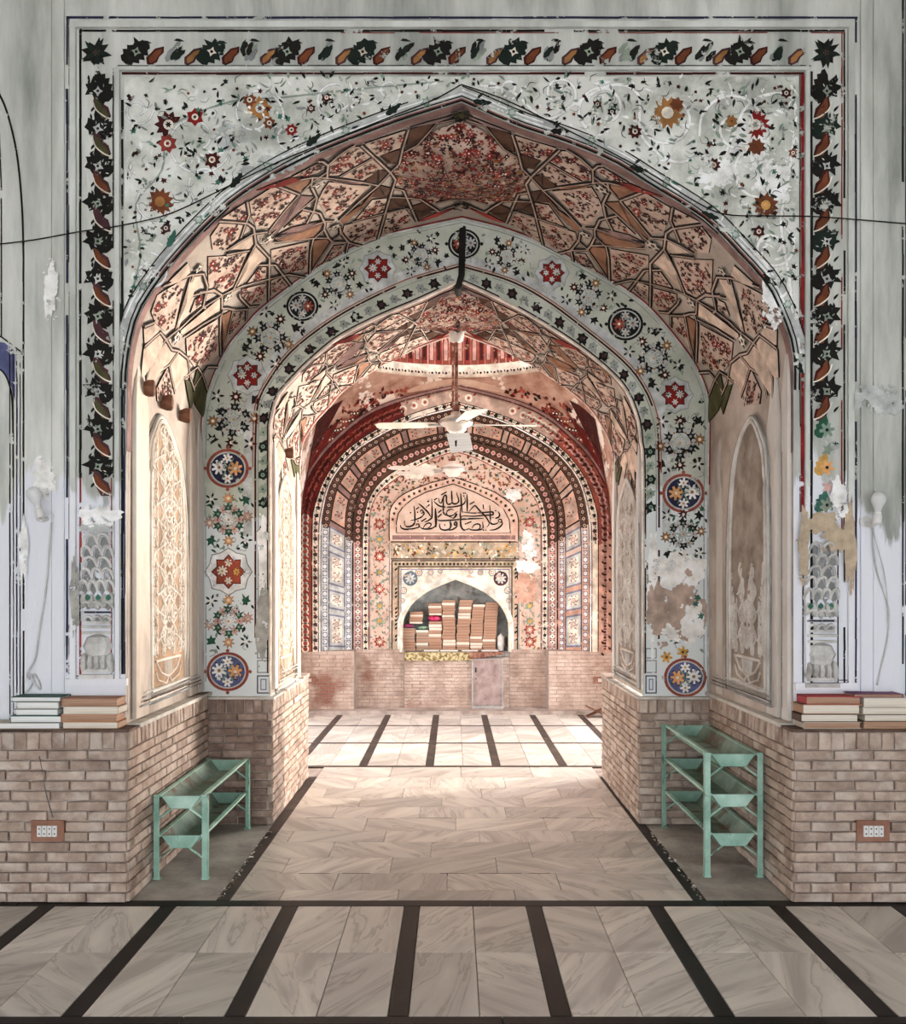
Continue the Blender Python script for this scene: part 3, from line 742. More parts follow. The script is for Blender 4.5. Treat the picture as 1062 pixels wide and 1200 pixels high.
# leaf border, left and right verticals and the top
def leafpair(x, y, ang, dark, acc, big=True, sc=1.0):
    """one motif, the stem leaning along ang"""
    f = A_(x, y); 
    p.serr(f, -9*sc, 9*sc, 24*sc, 17*sc, ang, dark, 2, bend=.35)
    p.serr(f, -6*sc, 6*sc, 17*sc, 8*sc, ang+.15, acc, 3, bend=.35)
    p.leaf(f, 0, -2*sc, ang-.6, 7*sc, 3.5*sc, 'lgrey', 4)
    p.leaf(f, -2*sc, -8*sc, ang-1.3, 9*sc, 3*sc, dark, 3, bend=.3)
def sickle(x, y, ang, col, edge, sc=1.0):
    f = A_(x, y); p.serr(f, -8*sc, 7*sc, 20*sc, 13*sc, ang, edge, 2, bend=.5, n=2); p.serr(f, -6*sc, 6*sc, 16*sc, 8*sc, ang, col, 3, bend=.5, n=2)
def border(side, xc, y0, y1):
    y = y0; k = 0; fl = 1 if side > 0 else -1
    while y < y1:
        if y < 470 or (side < 0 and y < 560):
            dk = R.choice(['black', 'black', 'dgreen']); 
            ang = -.9 if side > 0 else math.pi+.75
            f = A_(xc, y)
            p.serr(f, -fl*15, 9, 36, 27, ang, dk, 2, bend=-.35*fl, n=5); p.star(f, fl*4, -4, 14, 6, dk, 2, .6, R.random(), .15); p.star(f, -fl*5, 7, 9, 5, dk, 2, .6, R.random(), .15)
            p.star(f, 0, -1, 6.5, 4, 'lgrey' if R.random() < .6 else 'sage', 3, .5, R.random(), .2); [p.leaf(f, R.uniform(-11, 11), R.uniform(-10, 8), R.uniform(0, 6), 4.5, 1.4, R.choice(['lgrey', 'sage', 'cream']), 3) for _z in range(5)]; p.disk(f, 0, -1, 1.8, 'ink', 4, 6)
            for q in range(3): p.leaf(f, fl*R.uniform(2, 12), R.uniform(-14, -4), R.uniform(-2.4, -.6), 7, 3.2, dk, 3, bend=.25)
            f = A_(xc-fl*2, y+22); col = ('rust' if side > 0 else R.choice(['rust', 'plum', 'olive']))
            p.serr(f, -fl*12, 9, 31, 20, ang+.25*fl, 'plum' if side < 0 else 'maroon', 2, bend=-.5*fl, n=2)
            p.serr(f, -fl*10, 8, 25, 12, ang+.25*fl, col, 3, bend=-.5*fl, n=2)
            p.stroke(f, [(-fl*14, 10), (-fl*6, 7), (fl*4, -1), (fl*8, -11)], 1.6, 'cream', 4, smooth=3)
            p.leaf(f, fl*10, 2, -1.2, 10, 3.4, dk, 3, bend=.3)
        else:
            f = A_(xc, y); c1, c2 = [('ochre', 'gold'), ('green', 'lgreen'), ('gold', 'peach'), ('teal', 'sage')][k % 4]
            p.serr(f, -fl*13, 7, 26, 19, -.8 if side > 0 else math.pi+.8, c1, 2, bend=-.3*fl); p.flower(f, 0, 0, 9, 6, c2, 'ink', None, 3)
            f = A_(xc+fl*4, y+21); p.star(f, 0, 0, 12, 6, 'lgrey', 2, .55, R.random(), .2); p.star(f, -fl*3, 2, 8, 5, 'sage' if k % 2 else 'pink', 3, .5, 0, .2); p.ivy(f, fl*7, -5, 5, R.random()*6, 'green', 4)
        y += 44; k += 1
border(-1, 115, 108, 580); border(1, 969, 108, 606)
x = 160; k = 0
while x < 935:
    y = 60; f = A_(x, y)
    dk = ['black', 'dgreen'][k % 2]; p.serr(f, -15, 13, 36, 28, -.85, dk, 2, bend=.25, n=5); p.star(f, 3, -3, 14, 7, dk, 2, .6, R.random(), .2); p.star(f, 0, 1, 6, 4, 'cream' if k % 2 else 'sage', 3, .5, .3); p.disk(f, 0, 1, 2, 'ink', 4, 6)
    p.leaf(f, 6, -10, -.2, 12, 4, dk, 3, bend=.3)
    f = A_(x+22, y+2); p.serr(f, -8, 14, 27, 16, -1.15, 'maroon', 2, bend=.3, n=2); p.serr(f, -6, 12, 21, 10, -1.15, 'rust', 3, bend=.3, n=2)
    f = A_(x+44, y); 
    for q in range(7): p.serr(f, R.uniform(-9, 5), R.uniform(2, 13), 17, 8, R.uniform(-1.6, -.9), R.choice(['grey', 'sage', 'dgreen', 'ink']), 2+q % 2, bend=.2, n=2)
    p.leaf(f, 0, -12, -.3, 12, 4, 'ink', 3, bend=.4)
    f = A_(x+66, y+2); p.serr(f, -8, 14, 27, 15, -1.1, 'plum', 2, bend=.3, n=2); p.serr(f, -6, 12, 20, 8, -1.1, 'ochre', 3, bend=.3, n=2)
    x += 88.4; k += 1
for (cx_, cy_) in ((113, 62), (968, 62)): 
    f = A_(cx_, cy_); p.star(f, 0, 0, 17, 8, 'black', 2, .6, .2, .15); p.star(f, 0, 0, 7, 5, 'brown', 3, .5)
    for q in range(5): p.leaf(f, 0, 0, q*1.25, 19, 6, 'dgreen', 3, bend=.2)
p.build('painted_border', wall_front)

# ---- spandrels
p = Pt()
A_ground = [(146, 90), (938, 90)]
# ground panel slightly raised, following the arch: strip mesh
m = MB(); pw = VA.A; half = len(pw)//2
xl, xr = P(146, 0, YA)[0], P(936, 0, YA)[0]; zt = P(0, 90, YA)[2]
yy = YA-.003
for i in range(len(pw)-1):
    a, b = pw[i], pw[i+1]
    if min(a[2], b[2]) < 2.62: continue
    x0 = xl if i < half else xr
    m.add([(x0, yy, a[2]), (a[0], yy, a[2]), (b[0], yy, b[2]), (x0, yy, b[2])], [(0, 1, 2, 3)], PLO)
za = pw[half][2]; m.add([(xl, yy, za), (xr, yy, za), (xr, yy, zt), (xl, yy, zt)], [(0, 1, 2, 3)], PLO)
m.build('spandrel_ground', wall_front)
fs_ = raised(.003); fr0 = fs_
def SP(x, y): f = A_(x, y); f.o = f.o+Vector((0, -.003, 0)); return f
# arch edge garland: two lines and leaves
def offs_arch(arch, d):
    pts = arch.p; out = []
    for i in range(len(pts)):
        a, b = pts[max(i-1, 0)], pts[min(i+1, len(pts)-1)]; t = b-a; t = t/np.linalg.norm(t); n = np.array([t[1], -t[0]])
        out.append(pts[i]+n*d)
    return np.array(out)
def arch_line(arch, d, w, c, l=3, ymax=9999, gap=0.0, fr=None, lo=0, hi=None, pc=None):
    o = offs_arch(arch, d) if d else arch.p; pc = pc or p; seg = []
    for q in o[lo:hi]:
        if q[1] <= ymax and R.random() >= gap: seg.append((q[0], q[1]))
        else:
            if len(seg) > 1: pc.stroke(fr or fr0, seg, w, c, l)
            seg = []
    if len(seg) > 1: pc.stroke(fr or fr0, seg, w, c, l)
arch_line(aA, 1.5, 2.8, 'black', 5, 470); arch_line(aA, 4, 2.0, 'lgrey', 4, 470); arch_line(aA, 6.5, 1.6, 'ink', 4, 470, gap=.04)
arch_line(aA, 12, 9, 'lgrey', 2, 440); arch_line(aA, 9.5, 1.6, 'white', 3, 430, gap=.15); arch_line(aA, 14, 2, 'white', 3, 430, gap=.15); arch_line(aA, 18, 1.5, 'ink', 4, 430, gap=.03)
arch_line(aA, 3.5, 1.2, 'redlt', 6, 330, gap=.05)
o = offs_arch(aA, 12); n_ = len(o)
for k in range(1, 25):
    u = .175+k*.65/25.; i = int(u*(n_-1)); x, y = o[i]
    if y > 430 or abs(u-.5) < .012: continue
    t = o[i+1]-o[i-1]; an = math.atan2(t[1], t[0])
    f = SP(x, y); c = R.choice(['dgreen', 'black', 'dgreen', 'teal'])
    if k % 2: p.serr(f, -9, 2, 22, 9, an-.15, c, 5, bend=-.15, n=3); p.leaf(f, -4, 0, an-1.5, 10, 4, c, 6, bend=.3)
    else: p.star(f, 0, 0, 7, 6, 'lgreen', 5, .55, R.random(), .15); p.disk(f, 0, 0, 3, 'lgrey', 6, 8); p.leaf(f, 6, -2, an, 11, 3, c, 5)
# white raised vines (relief scrolls)
def vine(pts, w=2.6, c='white'): 
    p.stroke(fr0, pts, w+1.4, 'lgrey', 1, taper=False, smooth=6); p.stroke(fr0, pts, w, c, 2, smooth=6)
def spiral(cx_, cy_, r, a0, turns, sgn=1, n=14): return [(cx_+r*(1-.72*i/n)*math.cos(a0+sgn*turns*6.283*i/n), cy_+r*(1-.72*i/n)*math.sin(a0+sgn*turns*6.283*i/n)) for i in range(n+1)]
for (x, y, r, a0, tn, sg) in ((707, 128, 31, 2.2, 1.3, 1), (655, 110, 22, 1.2, 1.2, -1), (783, 138, 34, 2.8, 1.2, -1), (862, 150, 44, 2.9, 1.25, 1), (905, 290, 28, 5.2, 1.3, 1), (893, 205, 36, 4.2, 1.1, -1), (912, 335, 20, 4.6, 1.2, -1), (598, 104, 14, 0, 1.2, 1),
                              (300, 135, 34, .4, 1.2, -1), (395, 118, 26, 1.8, 1.2, 1), (230, 165, 44, .2, 1.1, 1), (185, 240, 30, 5.2, 1.1, -1), (175, 320, 24, 4.8, 1.2, 1), (455, 108, 18, 2.6, 1.2, -1), (243, 215, 26, 1.2, 1.1, 1), (162, 130, 18, 0, 1.2, 1), (340, 160, 18, 1, 1.1, 1)):
    vine(spiral(x, y, r, a0, tn, sg), 3.0 if x > 540 else 1.8, 'chalk' if x > 540 else 'white')
vine([(560, 100), (600, 108), (640, 140), (680, 118), (720, 100), (748, 112), (752, 160), (790, 190), (830, 182), (850, 200)], 3.4, 'chalk')
vine([(850, 180), (880, 120), (930, 118), (925, 200), (915, 260), (925, 330), (930, 380)], 3.4, 'chalk')
vine([(150, 360), (165, 300), (160, 240), (190, 200), (200, 150), (270, 120), (330, 115), (420, 105), (520, 96)], 1.6, 'sage')
# big flowers
def bigflower(x, y, r, c, cc, n=10, part=1.0, rot=0, inn='cream'):
    f = SP(x, y); o = [(0, 0)]
    K = int(n*2*part)
    for k in range(K+1):
        a = rot+math.pi*k/n; q = r*(1 if k % 2 else .68); o.append((q*math.cos(a), q*math.sin(a)))
    s_ = o[1:] if part >= 1 else o
    p.fan(f, s_, c, 4, (0, 0) if part >= 1 else (r*.3*math.cos(rot+math.pi*part), r*.3*math.sin(rot+math.pi*part)))
    p.disk(f, 0, 0, r*.36, inn, 5, 10); p.star(f, 0, 0, r*.26, 6, cc, 6, .5)
for a in ((198, 147, 17, 'maroon', 'ink', 10, .72, 1.6), (229, 138, 11, 'red', 'maroon', 6), (197, 169, 12, 'rose', 'red', 7), (249, 188, 11, 'maroon', 'red', 9), (188, 237, 17, 'rust', 'ochre', 12, 1, 0, 'ochre'),
          (293, 118, 9, 'rust', 'maroon', 8), (342, 153, 8, 'red', 'maroon', 7), (782, 133, 20, 'ochre', 'cream', 12), (793, 123, 9, 'rust', 'rust', 7, 1, 0, 'rust'), (744, 155, 9, 'maroon', 'ink', 8), (885, 147, 18, 'red', 'grey', 14, .62, -1.9),
          (886, 173, 11, 'rust', 'rust', 8, 1, 0, 'rust'), (857, 143, 8, 'ochre', 'rust', 7, 1, 0, 'ochre'), (836, 194, 9, 'maroon', 'rose', 9), (897, 241, 16, 'rust', 'peach', 11, 1, 0, 'gold'), (889, 272, 8, 'maroon', 'red', 6), (195, 268, 7, 'plum', 'ink', 5),
          (305, 128, 15, 'ochre', 'brown', 8, 1, .3, 'lgrey'), (316, 145, 8, 'rust', 'ink', 7), (921, 110, 7, 'maroon', 'ink', 6), (929, 180, 6, 'rust', 'ink', 6), (700, 123, 6, 'maroon', 'ink', 6), (717, 132, 6, 'ink', 'ink', 6), (383, 115, 7, 'maroon', 'rose', 6), (365, 128, 6, 'plum', 'rose', 6)):
    bigflower(*a)
for (x, y, r) in ((707, 130, 15), (655, 112, 12), (855, 165, 22), (300, 130, 12), (395, 118, 12), (230, 180, 15), (575, 108, 8), (912, 325, 11), (890, 290, 12), (175, 320, 10), (350, 178, 8), (420, 112, 9), (160, 290, 10)):
    f = SP(x, y)
    for k in range(14): a = k*2.4; q = r*(.3+.7*k/14); p.leaf(f, q*math.cos(a), q*math.sin(a), a+.8, r*.5, r*.22, R.choice(['white', 'white', 'cream', 'sage', 'lgreen', 'ink']), 3+k % 3)
# scattered leaves
def ok_sp(x, y):
    if not (150 < x < 934 and 92 < y < 400): return False
    i = int(np.argmin(np.abs(aA.p[:, 0]-x)+(aA.p[:, 1] > 440)*1e4)); d = np.min(np.hypot(aA.p[:, 0]-x, aA.p[:, 1]-y))
    return y < aA.p[i, 1] and d > 21
cnt = 0; tries = 0
while cnt < 1000 and tries < 20000:
    tries += 1; x, y = R.uniform(150, 934), R.uniform(92, 400)
    if not ok_sp(x, y): continue
    cnt += 1; f = SP(x, y); q = R.random(); lft = x < 540
    if q < .32: p.leaf(f, 0, 0, R.uniform(0, 6.28), R.uniform(5, 11), R.uniform(2.4, 4.4), R.choice(['black', 'dgreen', 'dgreen', 'ink', 'grey']), 4, bend=R.uniform(-.4, .4))
    elif q < .42: p.ivy(f, 0, 0, R.uniform(3, 5.5), R.uniform(0, 6), R.choice(['dgreen', 'black', 'maroon', 'teal']), 4)
    elif q < .75: p.leaf(f, 0, 0, R.uniform(0, 6.28), R.uniform(6, 13), R.uniform(2.2, 4.5), R.choice(['grey', 'sage', 'lgreen', 'white', 'white', 'chalk']), 3, bend=R.uniform(-.5, .5))
    elif q < .92: a = R.uniform(0, 6); p.stroke(f, [(0, 0), (6*math.cos(a), 6*math.sin(a)), (12*math.cos(a+.6), 12*math.sin(a+.6))], .9, R.choice(['grey', 'sage', 'ink']), 3, smooth=3, taper=True)
    else: p.star(f, 0, 0, R.uniform(2, 3.6), 5, R.choice(['maroon', 'ink', 'lgreen', 'rust']), 4)
for a in ((840, 200, 26, 16), (880, 165, 18, 26), (905, 215, 22, 24), (330, 190, 26, 12), (270, 160, 22, 14), (905, 360, 12, 22), (300, 205, 20, 10)): p.blob(SP(a[0], a[1]), 0, 0, a[2], a[3], 'white' if a[0] > 500 else 'lgrey', 2)
p.build('painted_spandrels', wall_front)
fr0 = fr_base

# ---- carved stucco vases at the foot of the border
STU = mat('stucco', ['#a8a5a0', '#cfccc7', '#e3e1de'], scale=6, bump=.3, bscale=60)
def ellip(mb, c, rx, ry, rz, m_, n=8, k=4):
    prof = []; vs = []; fs = []
    for i in range(k+1):
        ph = -math.pi/2+math.pi*i/k
        for j in range(n): a = 2*math.pi*j/n; vs.append((c[0]+rx*math.cos(ph)*math.cos(a), c[1]+ry*math.cos(ph)*math.sin(a), c[2]+rz*math.sin(ph)))
    for i in range(k):
        for j in range(n): fs.append((i*n+j, i*n+(j+1) % n, (i+1)*n+(j+1) % n, (i+1)*n+j))
    mb.add(vs, fs, m_)
def vase(xc, dy):
    k = (YA-CY)/F; m = MB(); q = Pt()
    def E(x, y, rx, rz, d, m_=STU): c = P(x, y+dy, YA); ellip(m, (c[0], YA-.002, c[2]), rx*k, d, rz*k, m_)
    def hood(x, y, w, h, d=.026):     # scale leaf: a hooded arc, the shade of its hollow painted in grey
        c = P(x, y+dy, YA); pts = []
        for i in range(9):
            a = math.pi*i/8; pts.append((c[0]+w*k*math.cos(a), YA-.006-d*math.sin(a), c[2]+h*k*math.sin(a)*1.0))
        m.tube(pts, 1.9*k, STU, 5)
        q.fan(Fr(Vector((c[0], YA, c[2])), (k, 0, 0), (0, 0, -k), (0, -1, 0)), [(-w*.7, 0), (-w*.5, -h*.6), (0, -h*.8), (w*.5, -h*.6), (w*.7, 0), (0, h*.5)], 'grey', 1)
    for row, (y, n, w) in enumerate(((638, 2, 8.5), (652, 3, 7), (665, 2, 9), (678, 3, 7.2), (692, 4, 5.8))):
        for i in range(n): hood(xc+(i-(n-1)/2)*w*1.75, y, w*.85, 12)
    for i in range(5): E(xc+(i-2)*8, 706-abs(i-2)*1.5, 4.5, 9, .03)
    for i in range(3): hood(xc+(i-1)*12, 712, 6, 7)
    c0 = P(xc-17, 716+dy, YA); 
    for y0_, y1_, w, d in ((716, 719, 16, .030), (728, 731, 15, .02), (733, 736, 17, .03), (740, 743, 17, .026), (790, 795, 20, .03), (784, 788, 18, .02)):
        a = P(xc-w, y1_+dy, YA); b = P(xc+w, y0_+dy, YA); m.box((a[0], YA-d, a[2]), (b[0], YA, b[2]), STU)
    for i in range(3): hood(xc+(i-1)*10.5, 727, 4.6, 5, .012)
    E(xc, 757, 18, 15, .045)
    for i in range(5): E(xc+(i-2)*7.5, 776+abs(i-2)*-1, 3.8, 10, .05)
    for i in (-1, 1): E(xc+i*16, 780, 4, 9, .035)
    m.build('stucco_vase', wall_front, smooth=False)
    f = Fr(P(0, 0, YA), (k, 0, 0), (0, 0, -k), (0, -1, 0))
    q.rectline(f, xc-21, 612+dy, xc+20, 797+dy, 1.6, 'ink', 1)
    for i in range(3): q.leaf(pxframe(xc+(i-1)*12, 704+dy, YA-.036), 0, 0, -1.57, 8, 7, 'teal', 1)
    q.stroke(pxframe(xc, 717.5+dy, YA-.032), [(-16, 0), (16, 0)], 2, 'navy', 1)
    q.build('painted_outline_shade', wall_front)
vase(115, 0); vase(962, 10)
# whitewash and worn patches on the front wall
p = Pt(); fr0 = fr_base
for (x, y, rx, ry, c) in ((88, 700, 5, 45, 'stone'), (996, 640, 6, 60, 'dirtcream'), (983, 585, 10, 22, 'white'), (942, 640, 7, 40, 'dirtcream'), (962, 612, 17, 12, 'dirtcream'), (118, 605, 22, 12, 'white'), (112, 618, 18, 7, 'lgrey'), (980, 630, 16, 14, 'dirtcream'), (52, 560, 12, 22, 'chalk'), (1030, 470, 26, 18, 'lgrey'), (60, 340, 8, 30, 'chalk'), (28, 645, 5, 40, 'white')):
    p.blob(pxframe(x, y, YA-.024 if 85 < x < 1000 else YA-.024), 0, 0, rx, ry, c, 6)
# blind arch of the neighbouring bay (left) and lines on the right edge
for x, w, c in ((12, 1.6, 'ink'), (16, 1.2, 'ink'), (20, 1.6, 'navy'), (24, 1.2, 'ink'), (28, 2.4, 'black')): vline(x, 410 if x < 28 else 300, 848, w, c, 3, gap=.06)
p.stroke(fr0, [(-6, 100), (8, 130), (20, 180), (26, 240), (28, 300)], 2.4, 'black', 3, smooth=5)
p.stroke(fr0, [(-2, 395), (2, 395), (14, 404), (24, 412), (28, 418)], 1.8, 'ink', 4, smooth=3)
p.fan(fr0, [(-4, 400), (6, 402), (18, 412), (18, 470), (14, 455), (6, 438), (-4, 430)], 'blue', 2)
p.stroke(fr0, [(-6, 430), (4, 436), (11, 450), (15, 475), (16, 560)], 2, 'black', 4, smooth=4)
p.stroke(fr0, [(-2, 120), (2, 220), (2, 395)], 1.6, 'ink', 3)
for x, w, c in ((1058, 2.2, 'ink'), (1061, 1.0, 'navy'), (1066, 2, 'ink'), (1075, 2, 'navy')): vline(x, -20, 850, w, c, 3, gap=.08)
hline(848, -20, 60, 1.4, 'ink'); 
p.build('painted_lines', wall_front)

# ================================================================== STAR NET VAULTS
NET = [  # ribs, left half, photo pixels
 [(478.3,149),(471.5,171),(467.3,190),(457,200),(442.7,215.3),(397,256)],
 [(422.4,168),(457,200),(463,208.5),(453,240.7),(442.7,281.4)],
 [(512,140.7),(488.5,167.8),(473,176)], [(541,136),(512,142)], [(461,218.6),(472.4,221.2),(488.5,257.6)], [(456,229),(475,229.7),(492,231.4),(514,245.8)],
 [(541,232),(527,232),(510,236)], [(514,246),(541,236)], [(412,258.5),(449.5,248.3),(475,242.4),(514,246)], [(397,262),(398.6,271.2),(408,283),(424,287.3),(442,281)],
 [(415,168),(398.6,178),(383.4,191.5),(382.5,206)], [(382,206.5),(425.8,211.9),(442.7,215.3)], [(397,205),(436,183)], [(384,192.2),(377.3,187),(372,187)],
 [(382,206),(365.4,205.8),(330,213)], [(365.4,205.8),(363.7,216),(370.5,229.5),(367,244.7),(358.6,260)], [(319.7,214.2),(350,226),(365,211),(383,199)],
 [(350,226),(331.5,246.4),(314.6,268.5)], [(370,229),(318,272)], [(353.5,243),(374,248),(380,260),(379,267),(384,277),(388,281.2)], [(321,277),(380,257.5),(390,257)],
 [(321,282.5),(369,277),(384,277)], [(379,267),(366,278.6),(363,292),(362,319)], [(401,270),(388,281),(364.6,316)], [(397.6,270),(407.8,282),(405,295.6)], [(407.8,282),(388,282)], [(407.8,282),(422,288)],
 [(288.3,234.6),(290.8,249.8),(280.7,277)], [(255,257.5),(289,260),(296,265),(298.5,283.7),(314.6,300.7),(313.7,351)], [(302.7,309),(321.4,309),(340,333)],
 [(285.8,333),(321,323.6),(336.6,320),(357,323.6)], [(263.7,292),(296,272),(312,270)], [(264,297),(291,292)], [(298,285),(272,338)], [(279,343),(280.7,348),(290.8,358.3),(302,357)],
 [(232,341),(250,339.7),(258.6,344.7),(272,338),(284,333)], [(258.6,344.7),(258.6,360),(265.4,360),(274,362),(288,361)], [(189,334.6),(221.4,321),(236.6,319.3),(241.7,334.6),(236.6,356.6)],
 [(225,321),(214.6,350),(204.4,383.7)], [(224.7,344.7),(248.5,338),(258.6,344.7)], [(258.6,345),(235,360),(207.8,385.4)], [(257,366.8),(214.6,394)], [(261,360),(257,370),(257,416)], [(272,360),(266,386),(259,416)],
 [(167,382),(179,377)], [(167,405.8),(185.8,388.8),(192.5,397.3),(199.3,409),(207.8,410.8),(218,419.3),(221.4,443),(226,457)], [(192.5,397.3),(206,386)], [(192.5,397.3),(177.3,416),(170,440),(168,470)],
 [(207.8,410.8),(196,427),(180.7,438),(174,462)], [(196,427),(203,460)], [(213,443),(229.8,429.5),(235,438),(241.7,458)], [(224.7,455),(235,438),(241.7,429.5),(253.6,429.5)], [(241,362),(236,357)], [(288,361),(287,374)]]
STARS = [(392, 264, 7.5), (311, 279, 9), (372, 213, 8), (205, 394, 8), (265, 347, 7), (231, 313, 6)]
PAN = [ # panels: kind, polygon
 ('f', [(424,170),(436,183),(397,204),(384,204),(386,192),(399,180),(414,171)]), ('f', [(400,206),(437,185),(448,196),(425,210)]), ('f', [(378,222),(385,212),(432,217),(397,252),(386,254),(379,246),(372,234)]),
 ('f', [(416,257),(436,233),(453,231),(449,247)]), ('f', [(403,263),(448,251),(441,281),(424,285),(409,281),(401,271)]), ('f', [(454,248),(475,244),(485,257),(446,279)]), ('f', [(427,167),(476,151),(470,171),(441,182)]),
 ('f', [(290,236),(320,217),(347,227),(314,266),(299,263),(293,250)]), ('f', [(246,276),(257,260),(287,263),(280,277),(262,291),(248,292)]), ('f', [(243,300),(264,299),(289,294),(272,335),(259,342),(243,336)]),
 ('f', [(317,292),(361,282),(361,318),(338,318),(323,307),(317,300)]), ('f', [(354,246),(367,249),(357,259),(332,266)]), ('f', [(303,312),(311,312),(311,326),(288,332)]), ('f', [(283,338),(311,331),(311,349),(300,356),(290,354),(282,347)]),
 ('f', [(317,328),(332,322),(337,332),(317,346)]), ('f', [(376,311),(391,287),(403,286),(401,296)]), ('f', [(183,345),(216,325),(203,384),(192,388),(180,377),(176,365)]), ('f', [(217,396),(254,373),(255,415),(240,427),(226,429),(218,417)]),
 ('f', [(272,364),(285,363),(285,374),(264,400)]), ('f', [(228,350),(235,346),(235,357),(222,366)]), ('f', [(195,430),(182,455),(183,470),(200,470),(202,458)]), ('f', [(256,257),(287,236),(289,248),(287,257)]), ('f', [(341,206),(372,190),(380,192),(366,203)]),
 ('k', [(480,150),(510,142),(490,166),(476,172)]), ('k', [(471,173),(466,190),(453,191),(445,181)]), ('k', [(426,212),(443,196),(455,201),(442,214),(430,214)]), ('k', [(444,216),(457,219),(453,230),(434,230)]), ('k', [(456,231),(474,231),(476,240),(452,245)]),
 ('k', [(478,242),(497,236),(511,246),(491,255)]), ('b', [(434,232),(440,221),(402,262),(396,256)]), ('t', [(324,212),(363,207),(362,215),(350,224)]), ('b', [(351,228),(367,229),(320,275),(314,269)]), ('t', [(322,281),(378,260),(376,264),(368,276)]),
 ('b', [(322,276),(340,266),(378,257),(378,260),(322,280)]), ('t', [(366,281),(382,279),(386,283),(365,313)]), ('p', [(266,291),(295,274),(296,284),(291,291)]), ('p', [(292,294),(299,287),(312,300),(300,310),(275,338)]), ('t', [(259,369),(270,363),(260,410)]),
 ('p', [(222,323),(235,322),(208,383),(205,383)]), ('p', [(257,348),(257,362),(213,392),(209,388)]), ('p', [(190,336),(219,307),(222,319),(192,333)]), ('b', [(426,211),(384,207),(392,213),(430,215)]), ('b', [(500,142),(535,133),(480,148)]), ('r', [(489,258),(512,248),(533,243),(495,258)]),
 ('o', [(230,432),(235,440),(242,458),(238,490),(228,475),(224,457)]), ('r', [(300,222),(340,207),(362,206),(322,213)]), ('o', [(216,445),(222,446),(226,470),(222,480)]), ('p', [(167,383),(179,378),(186,388),(168,405)]), ('p', [(186,390),(192,398),(177,416),(169,440),(164,440),(167,407)]), ('p', [(193,399),(199,409),(207,411),(196,426),(181,437),(172,460),(169,445),(178,417)]), ('p',[(208,412),(218,420),(221,442),(213,443),(203,458),(197,428)]), ('b',[(236,222),(252,216),(246,250),(232,262)])]
CEN = [(541,140),(512,150),(489,170),(474,178),(469,190),(459,200),(464,209),(462,218),(473,220),(478,229),(493,230),(508,236),(527,231),(541,231)]
VPAL = {'f': 'vault_floral', 'k': 'brown', 'b': 'brown', 't': 'tan', 'p': 'pale', 'o': 'olive', 'r': 'rose'}
VF = mat('vault_floral', ['#b59a8a', '#cbb3a3', '#dac5b6'], scale=8, bump=.2)
